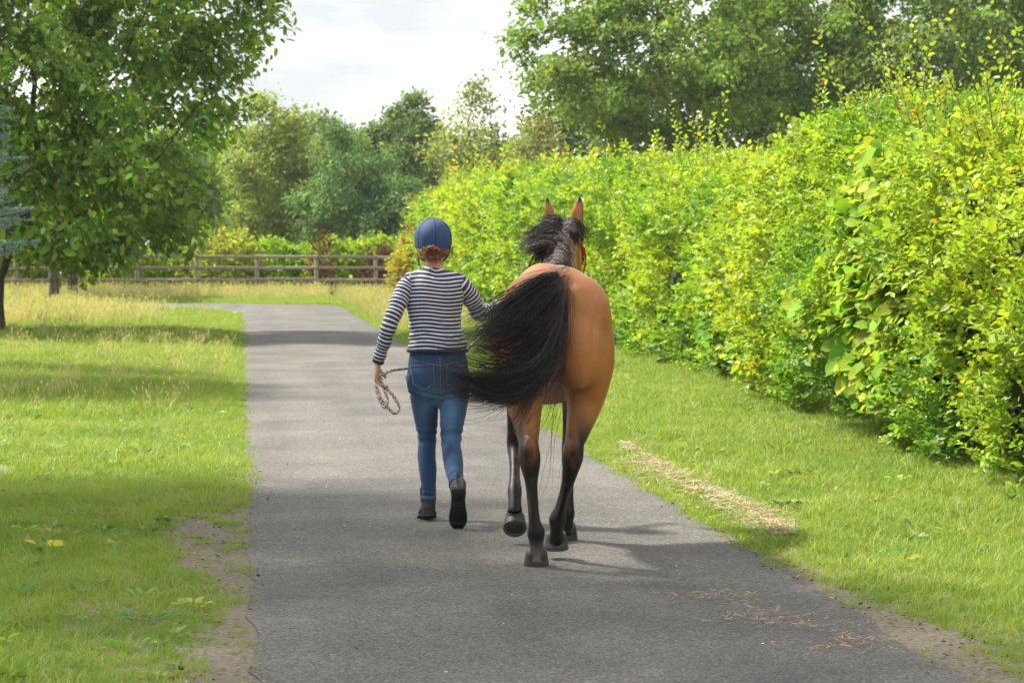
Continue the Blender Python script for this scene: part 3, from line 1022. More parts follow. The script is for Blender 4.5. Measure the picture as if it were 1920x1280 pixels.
def hang(x, y, h, rx, label, seed, **kw):
    """one tree beyond the fence or the hedge; x,y foot, h height, rx crown radius"""
    r = np.random.default_rng(seed)
    cb = kw.pop('cb', 0.15)            # crown base as a share of the height
    lean = kw.pop('lean', 0.0)
    nl = kw.pop('nl', 9)
    cz = h * (1 + cb) / 2
    lobes = lobe_crown((lean * .6, 0, cz), (rx, rx, h * (1 - cb) / 2), nl, r)
    trunk = [(lean * t * .6, 0, -0.05 + h * .45 * t) for t in np.linspace(0, 1, 9)]
    kw.setdefault('natt', 420); kw.setdefault('step', .4); kw.setdefault('kill', .7); kw.setdefault('infl', 4.0)
    return build_tree(kw.pop('name', 'woodland_tree'), (x, y, 0), trunk, lobes, label, seed=seed, group=kw.pop('group', 'trees beyond the fence and hedge'), **kw)

# left of the gap of sky
hang(1.4, 112, 8.8, 2.6, 'tall pale yellow green birch behind the fence, left of the sky gap', 201, name='birch_tree', cb=.05, leaves=26000, leaf=.15, blob=.34, droop=.25,
     col=(0.266, 0.350, 0.084), bark=M_bark_pale, rmax=.16, natt=520)
hang(0.1, 118, 7.6, 2.2, 'pale birch behind the fence at the edge of the left tree crown', 202, name='birch_tree', cb=.05, leaves=20000, leaf=.16, blob=.36, droop=.25,
     col=(0.224, 0.322, 0.084), bark=M_bark_pale, rmax=.15)
hang(4.3, 108, 6.6, 2.3, 'blue green willow behind the fence, left of the helmet', 203, name='willow_tree', cb=.02, leaves=24000, leaf=.15, width=.6, blob=.3, droop=.15, col=(0.15, 0.27, 0.095), rmax=.14)
hang(6.1, 106, 4.9, 1.6, 'small dark willow behind the fence, above the helmet', 204, name='willow_tree', cb=.02, leaves=16000, leaf=.15, width=.6, blob=.3, col=(0.105, 0.210, 0.077), rmax=.12)
hang(7.9, 132, 9.6, 2.9, 'round dark green tree against the sky in the middle', 205, cb=.22, leaves=24000, leaf=.19, blob=.36, col=(0.115, 0.185, 0.056), rmax=.26, natt=520)
hang(4.4, 140, 8.6, 2.2, 'small dark treetop against the sky left of the round tree', 206, cb=.35, leaves=9000, leaf=.19, blob=.34, col=(0.105, 0.182, 0.063), rmax=.2)
hang(2.4, 135, 8.0, 3.0, 'dark tree behind the blue green willow', 207, cb=.05, leaves=15000, leaf=.2, blob=.42, col=(0.112, 0.196, 0.070), rmax=.2)
FILL = dict(cb=.03, leaves=14000, leaf=.22, blob=.45, col=(.12, .19, .06), rmax=.2, group='trees of the far wood')
hang(6.0, 150, 8.2, 3.0, 'far wood tree between the willow and the round dark tree', 231, **FILL)
hang(10.6, 150, 8.4, 3.2, 'far wood tree right of the round dark tree', 232, **FILL)
hang(13.4, 142, 8.0, 3.0, 'far wood tree behind the sparse leaning birch', 233, **FILL)
hang(16.0, 146, 8.4, 3.2, 'far wood tree behind the edge of the big oak', 234, **FILL)
hang(-0.6, 146, 8.6, 3.4, 'far wood tree behind the pale birches', 235, **FILL)
# behind the crown of the left tree
hang(-2.2, 104, 6.0, 2.2, 'mid green tree behind the lower crown of the left tree', 208, cb=.03, leaves=15000, leaf=.18, blob=.4, col=(0.154, 0.252, 0.063), rmax=.18)
hang(-5.6, 100, 6.6, 2.5, 'dark green tree behind the left tree trunk', 209, cb=.03, leaves=15000, leaf=.18, blob=.4, col=(0.112, 0.196, 0.056), rmax=.2)
hang(-9.2, 104, 7.0, 2.7, 'green tree at the far left behind the fence', 210, cb=.03, leaves=13000, leaf=.2, blob=.42, col=(0.112, 0.196, 0.056), rmax=.2)
hang(-5.3, 77.5, 5.4, 1.7, 'stout trunked tree before the fence at left, left one of the pair', 211, name='stout_tree', cb=.36, leaves=9000, leaf=.15, blob=.34, col=(0.112, 0.203, 0.049), rmax=.25, tip=.045, group='pair of stout trees by the fence')
hang(-4.9, 79.5, 5.2, 1.6, 'stout trunked tree before the fence at left, right one of the pair', 212, name='stout_tree', cb=.36, leaves=9000, leaf=.15, blob=.34, col=(0.126, 0.210, 0.049), rmax=.25, tip=.045, group='pair of stout trees by the fence')
# thin trees left of the oaks
hang(9.5, 98, 7.9, 1.4, 'sparse leaning birch against the sky, left of the big oak', 213, name='birch_tree', cb=.3, lean=-1.6, leaves=5200, leaf=.13, blob=.28, droop=.2, col=(0.238, 0.294, 0.098), rmax=.11, natt=420, kill=.45, step=.3, tip=.014)
hang(11.2, 100, 7.4, 1.2, 'sparse pale birch touching the edge of the big oak', 214, name='birch_tree', cb=.28, lean=-.6, leaves=5600, leaf=.13, blob=.28, droop=.3, col=(0.266, 0.294, 0.112), rmax=.11, natt=420, kill=.45, step=.3, tip=.014)
hang(8.3, 103, 4.6, 2.0, 'yellow green sallow bush tree below the sparse birch', 215, name='sallow_tree', cb=.02, leaves=16000, leaf=.15, blob=.36, col=(0.294, 0.350, 0.077), rmax=.12)
hang(10.9, 104, 5.0, 1.8, 'yellow green sallow behind the hedge, right of the sparse birch', 216, name='sallow_tree', cb=.02, leaves=14000, leaf=.15, blob=.36, col=(0.266, 0.336, 0.077), rmax=.12)
# oaks behind the hedge
OK = dict(name='oak_tree', nl=13, leaf=.16, blob=.33, flat=.55, natt=800, step=.36, kill=.55, rmax=.34, tip=.012, cb=.22, group='oaks behind the hedge', upn=1.0)
hang(13.7, 84, 12.8, 4.8, 'big spreading oak behind the hedge, right of the sky gap', 221, leaves=44000, col=(0.175, 0.280, 0.049), **OK)
hang(18.4, 88, 12.5, 4.4, 'dark oak behind the hedge, second from the sky gap', 222, leaves=34000, col=(0.119, 0.203, 0.042), **OK)
hang(22.0, 82, 13.0, 4.6, 'tall oak behind the hedge near the right edge', 223, leaves=36000, col=(0.147, 0.238, 0.049), **OK)
hang(26.6, 86, 13.0, 4.4, 'dark oak behind the hedge at the right edge', 224, leaves=28000, col=(0.112, 0.189, 0.042), **OK)
OK2 = dict(OK, leaf=.22, blob=.45, natt=400, kill=.8, step=.5, name='woodland_tree', group='wood behind the oaks', cb=.05)
hang(15.6, 108, 10.5, 4.2, 'dark tree filling the gap behind the first two oaks', 225, leaves=12000, col=(0.084, 0.140, 0.039), **OK2)
hang(23.5, 108, 11.5, 4.6, 'dark tree filling the gap behind the middle oaks', 226, leaves=12000, col=(0.077, 0.133, 0.039), **OK2)
hang(31.0, 106, 12.0, 4.8, 'dark tree filling the gap behind the right oaks', 227, leaves=12000, col=(0.077, 0.133, 0.039), **OK2)

# blue spruce whose branch tips reach in at the left edge
def spruce(base, label):
    r = np.random.default_rng(77)
    root = empty('blue_spruce', base); tag(root, label, 'tree')
    H = 5.2
    segs = [(0, 0, -.05, .09, 0, 0, H, .012)]
    P_, A_, S_ = [], [], []
    for z in np.arange(1.25, H - .1, .13):
        rad = 1.35 * (1 - (z - 1.25) / (H - 1.2)) ** .8 * (0.75 + 0.25 * min(1, (z - 1.1) / .6))
        for k in range(6):
            a_ = r.uniform(0, 6.283)
            d = np.array([math.cos(a_), math.sin(a_), r.normal(.12, .1)])
            L_ = rad * r.uniform(.75, 1.1)
            p0 = np.array([0, 0, z]); p1 = p0 + d * L_
            segs.append((*p0, .014, *p1, .004))
            for q in range(int(4 + L_ * 11)):
                t = r.uniform(.25, 1); sgn = r.choice([-1, 1])
                s = np.array([-d[1], d[0], 0]) * sgn
                tw = unit(d * .8 + s * r.uniform(.3, 1.0) + np.array([0, 0, r.normal(.05, .15)]))
                tl = .26 * (1.25 - t) + .08
                b0 = p0 + d * L_ * t
                segs.append((*b0, .005, *(b0 + tw * tl), .002))
                nn = int(tl * 170)
                u = r.random(nn)
                P_.append(b0 + tw * (tl * u)[:, None])
                A_.append(tw * .7 + r.normal(0, .6, (nn, 3)))
    P_, A_ = np.concatenate(P_), np.concatenate(A_)
    c = leaf_cols(len(P_), (.24, .36, .31), .2, ((.2, (.34, .46, .40)),), r)
    V, F, C = leaf_arrays(P_, A_, r.normal(size=P_.shape), np.full(len(P_), .04), .22, c, T2)
    link('crown', np_mesh('crown', V, [F], C), M_needle, root)
    Vs, Fs = tubes(np.array(segs), 5)
    link('trunk', np_mesh('trunk', Vs, [Fs]), M_bark, root)
spruce((-3.75, 34.0, 0), 'blue grey spruce with branch tips showing at the left edge')

# trees on the lawn left of the view: their crowns shade the near part of the drive
SH = dict(name='lawn_tree', cb=.36, leaves=5200, leaf=.2, blob=.42, col=(.085, .15, .03), rmax=.26, natt=380, group='trees on the lawn left of the view')
hang(-4.3, 14.0, 10.0, 3.1, 'lawn tree left of the view, nearest to the camera', 241, **SH)
hang(-6.5, 18.6, 9.5, 3.0, 'lawn tree left of the view, second from the camera', 242, **SH)
hang(-6.6, 31.5, 9.5, 2.4, 'lawn tree left of the view, third from the camera', 243, **SH)

# faint summer haze that softens the far trees
hz = bpy.data.meshes.new('haze')
x0, x1, y0, y1, z0, z1 = -760, 760, -260, 1560, -2, 32
hz.from_pydata([(x, y, z) for z in (z0, z1) for x, y in ((x0, y0), (x1, y0), (x1, y1), (x0, y1))], [],
               [(3, 2, 1, 0), (4, 5, 6, 7), (0, 1, 5, 4), (1, 2, 6, 5), (2, 3, 7, 6), (3, 0, 4, 7)])
hm = bpy.data.materials.new('haze_air'); hm.use_nodes = True
hn = hm.node_tree.nodes; hn.clear()
ho = hn.new('ShaderNodeOutputMaterial'); hv = hn.new('ShaderNodeVolumePrincipled')
hv.inputs['Color'].default_value = (.93, .96, 1, 1); hv.inputs['Density'].default_value = HAZE
hm.node_tree.links.new(hv.outputs[0], ho.inputs['Volume'])
tag(link('haze', hz, hm), 'thin pale summer haze between the far trees', 'haze', kind='stuff')
#@@FIGURES

# ================================================================== FIGURES
def cr(pts, k):
    """Catmull-Rom resampling of an (N,d) array, k steps a span"""
    P = np.asarray(pts, float)
    if k <= 1: return P
    Q = np.concatenate([2 * P[:1] - P[1:2], P, 2 * P[-1:] - P[-2:-1]])
    out = []
    for i in range(len(P) - 1):
        p0, p1, p2, p3 = Q[i], Q[i + 1], Q[i + 2], Q[i + 3]
        for t in np.arange(k) / k:
            out.append(0.5 * (2 * p1 + (p2 - p0) * t + (2 * p0 - 5 * p1 + 4 * p2 - p3) * t * t + (3 * p1 - p0 - 3 * p2 + p3) * t ** 3))
    out.append(P[-1])
    return np.array(out)

def loft(rows, hint=(1, 0, 0), seg=22, k=4, pole=0.5, expo=2.0):
    """closed body of elliptical rings; rows: (x, y, z, r_along_hint, r_other)"""
    A = cr(rows, k)
    P, Rr = A[:, :3], np.maximum(A[:, 3:5], 0.002)
    t = np.gradient(P, axis=0)
    t = unit(t)
    h = np.asarray(hint, float)
    s = unit(h[None] - (t @ h)[:, None] * t)
    o = np.cross(t, s)
    ang = np.arange(seg) * 2 * math.pi / seg
    ca, sa = np.cos(ang), np.sin(ang)
    e = 2.0 / expo
    ca = np.sign(ca) * np.abs(ca) ** e; sa = np.sign(sa) * np.abs(sa) ** e
    V = P[:, None] + s[:, None] * (Rr[:, 0:1] * ca)[..., None] + o[:, None] * (Rr[:, 1:2] * sa)[..., None]
    n = len(P)
    V = V.reshape(-1, 3)
    a0 = P[0] - t[0] * Rr[0].min() * pole; a1 = P[-1] + t[-1] * Rr[-1].min() * pole
    V = np.concatenate([V, a0[None], a1[None]])
    i = np.arange(seg); j = (i + 1) % seg
    F = [(q * seg + i[m], q * seg + j[m], (q + 1) * seg + j[m], (q + 1) * seg + i[m]) for q in range(n - 1) for m in range(seg)]
    T = [(n * seg, j[m], i[m]) for m in range(seg)] + [(n * seg + 1, (n - 1) * seg + i[m], (n - 1) * seg + j[m]) for m in range(seg)]
    return V, np.array(F), np.array(T)

def ball(c, r, seg=18):
    c = np.array(c, float); r = np.array(r, float)
    u = np.linspace(-1, 1, 9)[1:-1]
    rows = [(c[0], c[1], c[2] + r[2] * math.sin(x * math.pi / 2), r[0] * math.cos(x * math.pi / 2), r[1] * math.cos(x * math.pi / 2)) for x in u]
    return loft(rows, seg=seg, k=1, pole=0.15)

def fuse(name, parts, voxel, smooth_it, fac=0.5):
    """one continuous surface from overlapping closed bodies"""
    V, F4, F3, off = [], [], [], 0
    for v, f, t in parts:
        V.append(v); F4.append(f + off); F3.append(t + off); off += len(v)
    me = np_mesh(name + '_raw', np.concatenate(V), [np.concatenate(F4), np.concatenate(F3)])
    o = bpy.data.objects.new(name + '_raw', me)
    COL.objects.link(o)
    md = o.modifiers.new('r', 'REMESH'); md.mode = 'VOXEL'; md.voxel_size = voxel; md.adaptivity = 0
    if smooth_it:
        sm = o.modifiers.new('s', 'SMOOTH'); sm.factor = fac; sm.iterations = smooth_it
    dg = bpy.context.evaluated_depsgraph_get()
    out = bpy.data.meshes.new_from_object(o.evaluated_get(dg))
    out.name = name
    bpy.data.objects.remove(o); bpy.data.meshes.remove(me)
    out.polygons.foreach_set('use_smooth', np.ones(len(out.polygons), dtype=bool))
    return out

def co(me):
    a = np.empty(len(me.vertices) * 3, np.float32); me.vertices.foreach_get('co', a)
    return a.reshape(-1, 3).astype(float)
def nor(me):
    a = np.empty(len(me.vertices) * 3, np.float32); me.vertices.foreach_get('normal', a)
    return a.reshape(-1, 3).astype(float)
def set_co(me, V):
    me.vertices.foreach_set('co', np.asarray(V, np.float32).ravel()); me.update()
def set_attr(me, k, v):
    a = me.attributes.new(k, 'FLOAT', 'POINT'); a.data.foreach_set('value', np.asarray(v, np.float32))
def set_col(me, c):
    q = np.ones((len(me.vertices), 4), np.float32); q[:, :3] = c
    a = me.attributes.new('col', 'FLOAT_COLOR', 'POINT'); a.data.foreach_set('color', q.ravel())
def sstep(a, b, x):
    t = np.clip((x - a) / (b - a), 0, 1); return t * t * (3 - 2 * t)

def relax(me, w, it):
    """Laplacian smoothing weighted by w"""
    e = np.empty(len(me.edges) * 2, np.int32); me.edges.foreach_get('vertices', e); e = e.reshape(-1, 2)
    v = co(me); n = len(v)
    deg = np.bincount(e.ravel(), minlength=n).astype(float)[:, None]
    for _ in range(it):
        acc = np.zeros_like(v)
        for k in range(3):
            acc[:, k] = np.bincount(e[:, 0], v[e[:, 1], k], n) + np.bincount(e[:, 1], v[e[:, 0], k], n)
        v = v + (acc / np.maximum(deg, 1) - v) * (w[:, None] * .6)
    set_co(me, v)

def tube_path(pts, rad, seg=6, k=1, hint=(0.3, 0.2, 1)):
    A = cr(np.concatenate([np.asarray(pts, float), np.full((len(pts), 2), rad)], 1), k)
    return loft(A, hint=hint, seg=seg, k=1, pole=0.3)
def parts_mesh(name, parts, smooth=True, cols=None):
    V, F4, F3, off = [], [], [], 0
    for v, f, t in parts:
        V.append(v); F4.append(f + off); F3.append(t + off); off += len(v)
    return np_mesh(name, np.concatenate(V), [np.concatenate(F4), np.concatenate(F3)], cols=cols, smooth=smooth)

def strands(name, curves, r0, r1, cols, seg=3):
    """hair: curves (N,K,3) -> thin tapered tubes as one mesh"""
    N, K, _ = curves.shape
    t = unit(np.gradient(curves, axis=1))
    h = np.array([0.31, 0.82, 0.47])
    s = unit(np.cross(t, h)); o = np.cross(t, s)
    u = np.linspace(0, 1, K)
    rad = (r0[:, None] * (1 - u) + r1[:, None] * u) * np.minimum(1, 1.15 - u ** 4)[None]
    ang = np.arange(seg) * 2 * math.pi / seg
    V = curves[:, :, None] + rad[..., None, None] * (np.cos(ang)[:, None] * s[:, :, None] + np.sin(ang)[:, None] * o[:, :, None])
    i = np.arange(seg); q = np.arange(K - 1)
    f = np.stack([q[:, None] * seg + i, q[:, None] * seg + (i + 1) % seg, (q[:, None] + 1) * seg + (i + 1) % seg, (q[:, None] + 1) * seg + i], -1).reshape(-1, 4)
    F = (f[None] + (np.arange(N) * K * seg)[:, None, None]).reshape(-1, 4)
    return np_mesh(name, V.reshape(-1, 3), [F], np.repeat(cols, K * seg, axis=0), smooth=True)

def guide_strands(guides, n, r, jit=0.012, grow=2.0, k=3, lmin=0.7, width=None):
    """strands blended between neighbouring guide curves"""
    G = np.array([cr(g, k) for g in guides])
    m = len(G)
    w = np.ones(m - 1) if width is None else np.array(width, float)
    sel = r.choice(m - 1, 90, p=w / w.sum()); su = r.random(90)
    ck0 = r.integers(0, 90, n)
    q_ = np.clip(sel[ck0] + su[ck0] + r.normal(0, .16, n), 0, m - 1.001)
    i = q_.astype(int); u = q_ - i
    C = G[i] * (1 - u)[:, None, None] + G[i + 1] * u[:, None, None]
    K = C.shape[1]
    t = np.linspace(0, 1, K)
    ck = ck0                                        # hair gathers in locks
    co_ = r.normal(0, jit, (90, 1, 3))[ck]
    off = (co_ * 1.25 + r.normal(0, jit * .45, (n, 1, 3))) * (0.7 + grow * t[None, :, None] ** 1.3)
    ph = r.uniform(0, 6.28, (n, 1, 3)); fr = r.uniform(2, 5, (n, 1, 3))
    off = off + 0.006 * np.sin(fr * t[None, :, None] * 3 + ph) * t[None, :, None] * (1 + grow)
    C = C + off
    lf = r.uniform(lmin, 1.06, n)
    tt = np.clip(t[None] * lf[:, None] * (K - 1), 0, K - 1.001)
    a = tt.astype(int); fr_ = (tt - a)[..., None]
    idx = np.arange(n)[:, None]
    return C[idx, a] * (1 - fr_) + C[idx, a + 1] * fr_

# ------------------------------------------------------------------ horse
HORSE_YAW = R(-4.0)
HX, HY = 1.515, 12.68
horse = empty('horse', (HX, HY, 0), HORSE_YAW)
tag(horse, 'bay horse trotting away up the drive, black tail swung to the left', 'horse')
HP = []
HP.append(loft([(0, .03, 1.20, .09, .13), (0, .10, 1.185, .195, .24), (0, .24, 1.185, .265, .288), (0, .42, 1.18, .288, .30), (0, .62, 1.135, .285, .312), (0, .82, 1.10, .303, .325),
                (0, 1.0, 1.09, .298, .34), (0, 1.2, 1.11, .262, .35), (0, 1.36, 1.155, .215, .335), (0, 1.5, 1.13, .17, .26), (0, 1.58, 1.10, .10, .15)], seg=30))
for s in (-1, 1):      # rounded croup, thigh and the long muscle behind it
    HP.append(ball((s * .125, .20, 1.22), (.148, .20, .215)))
    HP.append(ball((s * .115, .075, 1.06), (.118, .12, .20)))
    HP.append(ball((s * .17, 1.30, 1.05), (.10, .16, .26)))
# left hind leg, on the ground pushing off
HP.append(loft([(-.14, .25, 1.22, .135, .21), (-.155, .20, 1.04, .135, .205), (-.158, .19, .90, .112, .165), (-.15, .17, .79, .086, .122), (-.143, .115, .70, .064, .088), (-.138, .055, .635, .050, .066)], seg=20))
HP.append(loft([(-.138, .06, .65, .046, .062), (-.137, .03, .60, .050, .064), (-.134, .02, .555, .054, .060), (-.130, .022, .50, .046, .050), (-.125, .028, .43, .031, .040), (-.118, .03, .33, .0275, .035),
                (-.110, .03, .245, .030, .038), (-.103, .034, .195, .045, .047), (-.1, .052, .15, .037, .038), (-.098, .082, .10, .034, .036), (-.097, .10, .055, .045, .05)], seg=18))
HP.append(ball((-.137, -.03, .612), (.027, .036, .055)))
# right hind leg, swinging forward under the body
HP.append(loft([(.14, .27, 1.22, .135, .21), (.16, .24, 1.04, .132, .205), (.158, .24, .90, .112, .16), (.142, .235, .80, .09, .124), (.115, .19, .70, .066, .09), (.090, .15, .625, .051, .068)], seg=20))
HP.append(loft([(.092, .155, .635, .045, .06), (.082, .13, .585, .052, .064), (.077, .125, .54, .053, .06), (.068, .145, .48, .041, .047), (.055, .18, .41, .031, .038), (.038, .225, .335, .028, .035),
                (.024, .262, .275, .032, .039), (.014, .29, .232, .045, .046), (.012, .315, .195, .037, .038), (.012, .345, .155, .034, .036), (.012, .372, .12, .045, .05)], seg=18))
HP.append(ball((.083, .083, .598), (.026, .036, .05)))
HP.append(loft([(-.132, -.008, .50, .016, .016), (-.121, -.006, .36, .0135, .014), (-.108, .0, .235, .016, .016), (-.1, .004, .19, .018, .018)], seg=10))
HP.append(loft([(.07, .10, .49, .016, .016), (.046, .165, .365, .0135, .014), (.022, .225, .265, .016, .016), (.012, .252, .222, .018, .018)], seg=10))
# right fore leg, on the ground
HP.append(loft([(.155, 1.24, 1.06, .095, .15), (.145, 1.22, .88, .072, .11), (.135, 1.22, .72, .052, .068), (.128, 1.23, .58, .043, .052), (.125, 1.23, .49, .046, .052), (.122, 1.225, .43, .037, .042), (.118, 1.215, .33, .028, .034),
                (.114, 1.205, .22, .031, .036), (.111, 1.205, .17, .04, .042), (.109, 1.222, .12, .035, .036), (.108, 1.245, .06, .045, .048)], seg=18))
# left fore leg, folded in the air
HP.append(loft([(-.15, 1.24, 1.06, .095, .15), (-.15, 1.27, .88, .072, .11), (-.155, 1.33, .73, .052, .068), (-.158, 1.385, .60, .043, .052), (-.160, 1.41, .52, .045, .052)], seg=18))
HP.append(loft([(-.160, 1.41, .545, .042, .048), (-.160, 1.40, .50, .042, .046), (-.162, 1.34, .45, .033, .037), (-.165, 1.25, .385, .028, .033), (-.168, 1.17, .325, .033, .036), (-.169, 1.135, .29, .04, .042),
                (-.17, 1.095, .255, .035, .036), (-.171, 1.065, .215, .037, .038), (-.171, 1.05, .185, .043, .045)], seg=18))
# neck and head
HP.append(loft([(.01, 1.34, 1.18, .15, .27), (.045, 1.50, 1.27, .125, .25), (.085, 1.66, 1.385, .10, .21), (.11, 1.82, 1.50, .088, .17), (.125, 1.95, 1.585, .08, .135), (.13, 2.03, 1.62, .075, .10)], seg=20))
HP.append(loft([(.13, 2.0, 1.665, .06, .05), (.135, 2.06, 1.60, .086, .10), (.14, 2.12, 1.50, .105, .13), (.145, 2.20, 1.40, .092, .115), (.15, 2.28, 1.30, .07, .085), (.155, 2.35, 1.21, .058, .068), (.16, 2.395, 1.15, .058, .06), (.16, 2.41, 1.115, .045, .045)], seg=20))
for s in (-1, 1):      # ears
    c = .13
    HP.append(loft([(c + s * .055, 2.035, 1.665, .022, .024), (c + s * .068, 2.03, 1.71, .037, .020), (c + s * .078, 2.03, 1.76, .035, .018), (c + s * .086, 2.035, 1.805, .023, .014), (c + s * .090, 2.045, 1.845, .008, .008)], seg=12))
    HP.append(ball((c + s * .095, 2.14, 1.50), (.022, .03, .024)))
hme = fuse('body', HP, 0.0105, 4)
v = co(hme)
relax(hme, np.maximum(sstep(.72, .9, v[:, 2]) * (v[:, 1] < 1.9), .0), 20)
v = co(hme); nn = nor(hme)
# soft muscle relief
up_ = sstep(.7, .95, v[:, 2])
ax_ = np.abs(v[:, 0])
groove_ = np.exp(-(((ax_ - (.165 + .10 * (v[:, 2] - 1.05))) / .022) ** 2)) * sstep(.80, .95, v[:, 2]) * sstep(1.34, 1.2, v[:, 2]) * sstep(.32, .1, v[:, 1])
cleft = np.exp(-((ax_ / .02) ** 2)) * sstep(1.30, 1.15, v[:, 2]) * (v[:, 1] < .2) + .5 * np.exp(-((ax_ / .03) ** 2)) * sstep(1.43, 1.46, v[:, 2]) * (v[:, 1] < .7)
set_co(hme, v + nn * (((fbm(v * [8, 8, 4], 5, 2) - .5) * .020 - .010 * groove_ - .012 * cleft) * up_)[:, None])
v = co(hme)
bay = np.array([.345, .132, .038]); lite = np.array([.42, .19, .07]); blk = np.array([.008, .006, .0055]); gry = np.array([.16, .13, .11])
nz = fbm(v * [14, 14, 5], 8)
c = bay * (0.86 + .24 * nz)[:, None] * (.74 + .52 * fbm(v * [5, 5, 4], 77))[:, None]
low = sstep(1.05, .82, v[:, 2]) * sstep(.55, .3, np.abs(v[:, 0]) / .3) * sstep(.8, .5, v[:, 1])
c = c * (1 - .35 * low[:, None]) + lite * .35 * low[:, None]
back = sstep(.045, .0, np.abs(v[:, 0])) * sstep(1.40, 1.46, v[:, 2]) * (v[:, 1] < 1.3)
c = c * (1 - .45 * back[:, None]) + np.array([.10, .05, .025]) * .45 * back[:, None]
leg = sstep(.80, .585, v[:, 2] + (nz - .5) * .18 + .05 * np.sin(v[:, 0] * 40)) * (v[:, 1] < 1.9)
c = c * (1 - leg[:, None]) + blk * leg[:, None]
brn = leg * sstep(.52, .66, fbm(v * [30, 30, 6], 18)) * sstep(.2, .35, v[:, 2])
c = c * (1 - .6 * brn[:, None]) + np.array([.075, .04, .024]) * .6 * brn[:, None]
pas = sstep(.17, .10, v[:, 2]) * (v[:, 1] < .25) * (v[:, 0] < -.02) * sstep(.08, .05, v[:, 1] - (.1 - v[:, 2]) * .3)
c = c * (1 - .7 * pas[:, None]) + np.array([.17, .15, .13]) * .7 * pas[:, None]
crest = (v[:, 1] > 1.35) * sstep(.07, .03, np.abs(v[:, 0] - np.interp(v[:, 1], [1.34, 1.5, 1.66, 1.82, 2.03], [.01, .045, .085, .11, .13]))) * (v[:, 2] > np.interp(v[:, 1], [1.34, 1.5, 1.66, 1.82, 2.03], [1.40, 1.43, 1.49, 1.56, 1.64]))
c = c * (1 - .6 * crest[:, None]) + np.array([.08, .05, .035]) * .6 * crest[:, None]
eart = ((v[:, 2] > 1.70) & (v[:, 1] > 1.95)) * np.maximum(sstep(1.795, 1.825, v[:, 2]), sstep(.100, .112, np.abs(v[:, 0] - .13)))
c = c * (1 - eart[:, None]) + blk * eart[:, None]
muz = sstep(1.26, 1.18, v[:, 2]) * (v[:, 1] > 2.1)
c = c * (1 - muz[:, None]) + np.array([.05, .035, .03]) * muz[:, None]
set_col(hme, c)
M_coat = attr_mat('coat', rough=.45, spec=.27, scale=120, var=.22, bmp=.16, sheen=.0, stretch=(3, 3, .45))
link('body', hme, M_coat, horse)

M_hoof = plain_mat('hoof_horn', (.03, .026, .022), .55, .45, 25, .2)
M_shoe = plain_mat('shoe_steel', (.14, .14, .145), .35, .3, 60, .1)
M_shoe.node_tree.nodes['Principled BSDF'].inputs['Metallic'].default_value = .9
def hoof(x, y, z, pitch, roll=0.0):
    rows = [(0, 0.0, .085, .043, .045), (0, .004, .075, .050, .052), (0, .014, .03, .058, .061), (0, .020, .003, .062, .066)]
    o = link('hoof', parts_mesh('hoof', [loft(rows, seg=24, k=3, pole=0.05)]), M_hoof, horse)
    o.location = (x, y, z); o.rotation_euler = (pitch, roll, 0)
    a = np.linspace(R(-58), R(238), 26)
    P_ = np.stack([.051 * np.cos(a), .020 + .055 * np.sin(a), np.full(26, -.001)], 1)
    s_ = link('shoe', parts_mesh('shoe', [loft(np.concatenate([P_, np.full((26, 1), .0045), np.full((26, 1), .010)], 1), hint=(0, 0, 1), seg=8, k=1)]), M_shoe, o)
    fr = link('frog', parts_mesh('frog', [loft([(0, -.035, .004, .022, .008), (0, .0, .002, .014, .008), (0, .03, .004, .005, .005)], seg=10, k=2)]), M_hoof, o)
    # heel bulbs
    hb = link('heel_bulb', parts_mesh('heel_bulb', [ball((-.019, -.034, .055), (.022, .014, .030)), ball((.019, -.034, .055), (.022, .014, .030))]), M_hoof, o)
hoof(-.097, .105, .022, 0)
hoof(.012, .378, .075, R(-14))
hoof(.107, 1.25, .022, 0)
hoof(-.171, 1.028, .122, R(-50))

M_hair = attr_mat('horse_hair', rough=.5, spec=.24, scale=40, var=.1, bmp=0)
hr = np.random.default_rng(401)
guides = [[(-.01, .05, 1.415), (-.07, -.03, 1.402), (-.14, -.08, 1.36), (-.26, -.13, 1.262), (-.41, -.16, 1.16)],
          [(.0, .05, 1.41), (-.06, -.05, 1.35), (-.16, -.11, 1.25), (-.27, -.16, 1.165), (-.39, -.19, 1.12)],
          [(.005, .04, 1.39), (-.03, -.07, 1.28), (-.12, -.14, 1.14), (-.27, -.19, 1.05), (-.47, -.22, 1.075)],
          [(.005, .03, 1.35), (-.03, -.08, 1.20), (-.11, -.16, 1.055), (-.30, -.21, .98), (-.57, -.24, 1.045)],
          [(.005, .02, 1.31), (-.03, -.09, 1.13), (-.11, -.17, .99), (-.30, -.23, .91), (-.57, -.26, .985)],
          [(.005, .01, 1.28), (-.03, -.09, 1.10), (-.11, -.16, .965), (-.27, -.22, .875), (-.50, -.25, .90)],
          [(.0, .0, 1.26), (-.03, -.08, 1.09), (-.10, -.14, .955), (-.21, -.18, .875), (-.38, -.2, .845)],
          [(.005, .0, 1.24), (-.02, -.07, 1.08), (-.07, -.11, .96), (-.12, -.13, .86), (-.20, -.14, .77)],
          [(.015, .0, 1.22), (.005, -.06, 1.07), (-.01, -.10, .96), (-.03, -.12, .86), (-.07, -.13, .75)]]
Cv = guide_strands(guides, 4200, hr, jit=.012, grow=2.0, k=4, lmin=.62, width=[1.5, 1.2, 1.1, 1.6, 1.9, 1.3, .5, .14])
tc_ = leaf_cols(len(Cv), (.008, .007, .007), .35, ((.16, (.05, .028, .020)), (.04, (.12, .11, .10))), hr)
Cw = guide_strands(guides, 420, hr, jit=.035, grow=2.0, k=4, lmin=.9)
tw_ = leaf_cols(len(Cw), (.02, .016, .014), .3, (), hr)
Ca = np.concatenate([Cv, Cw])
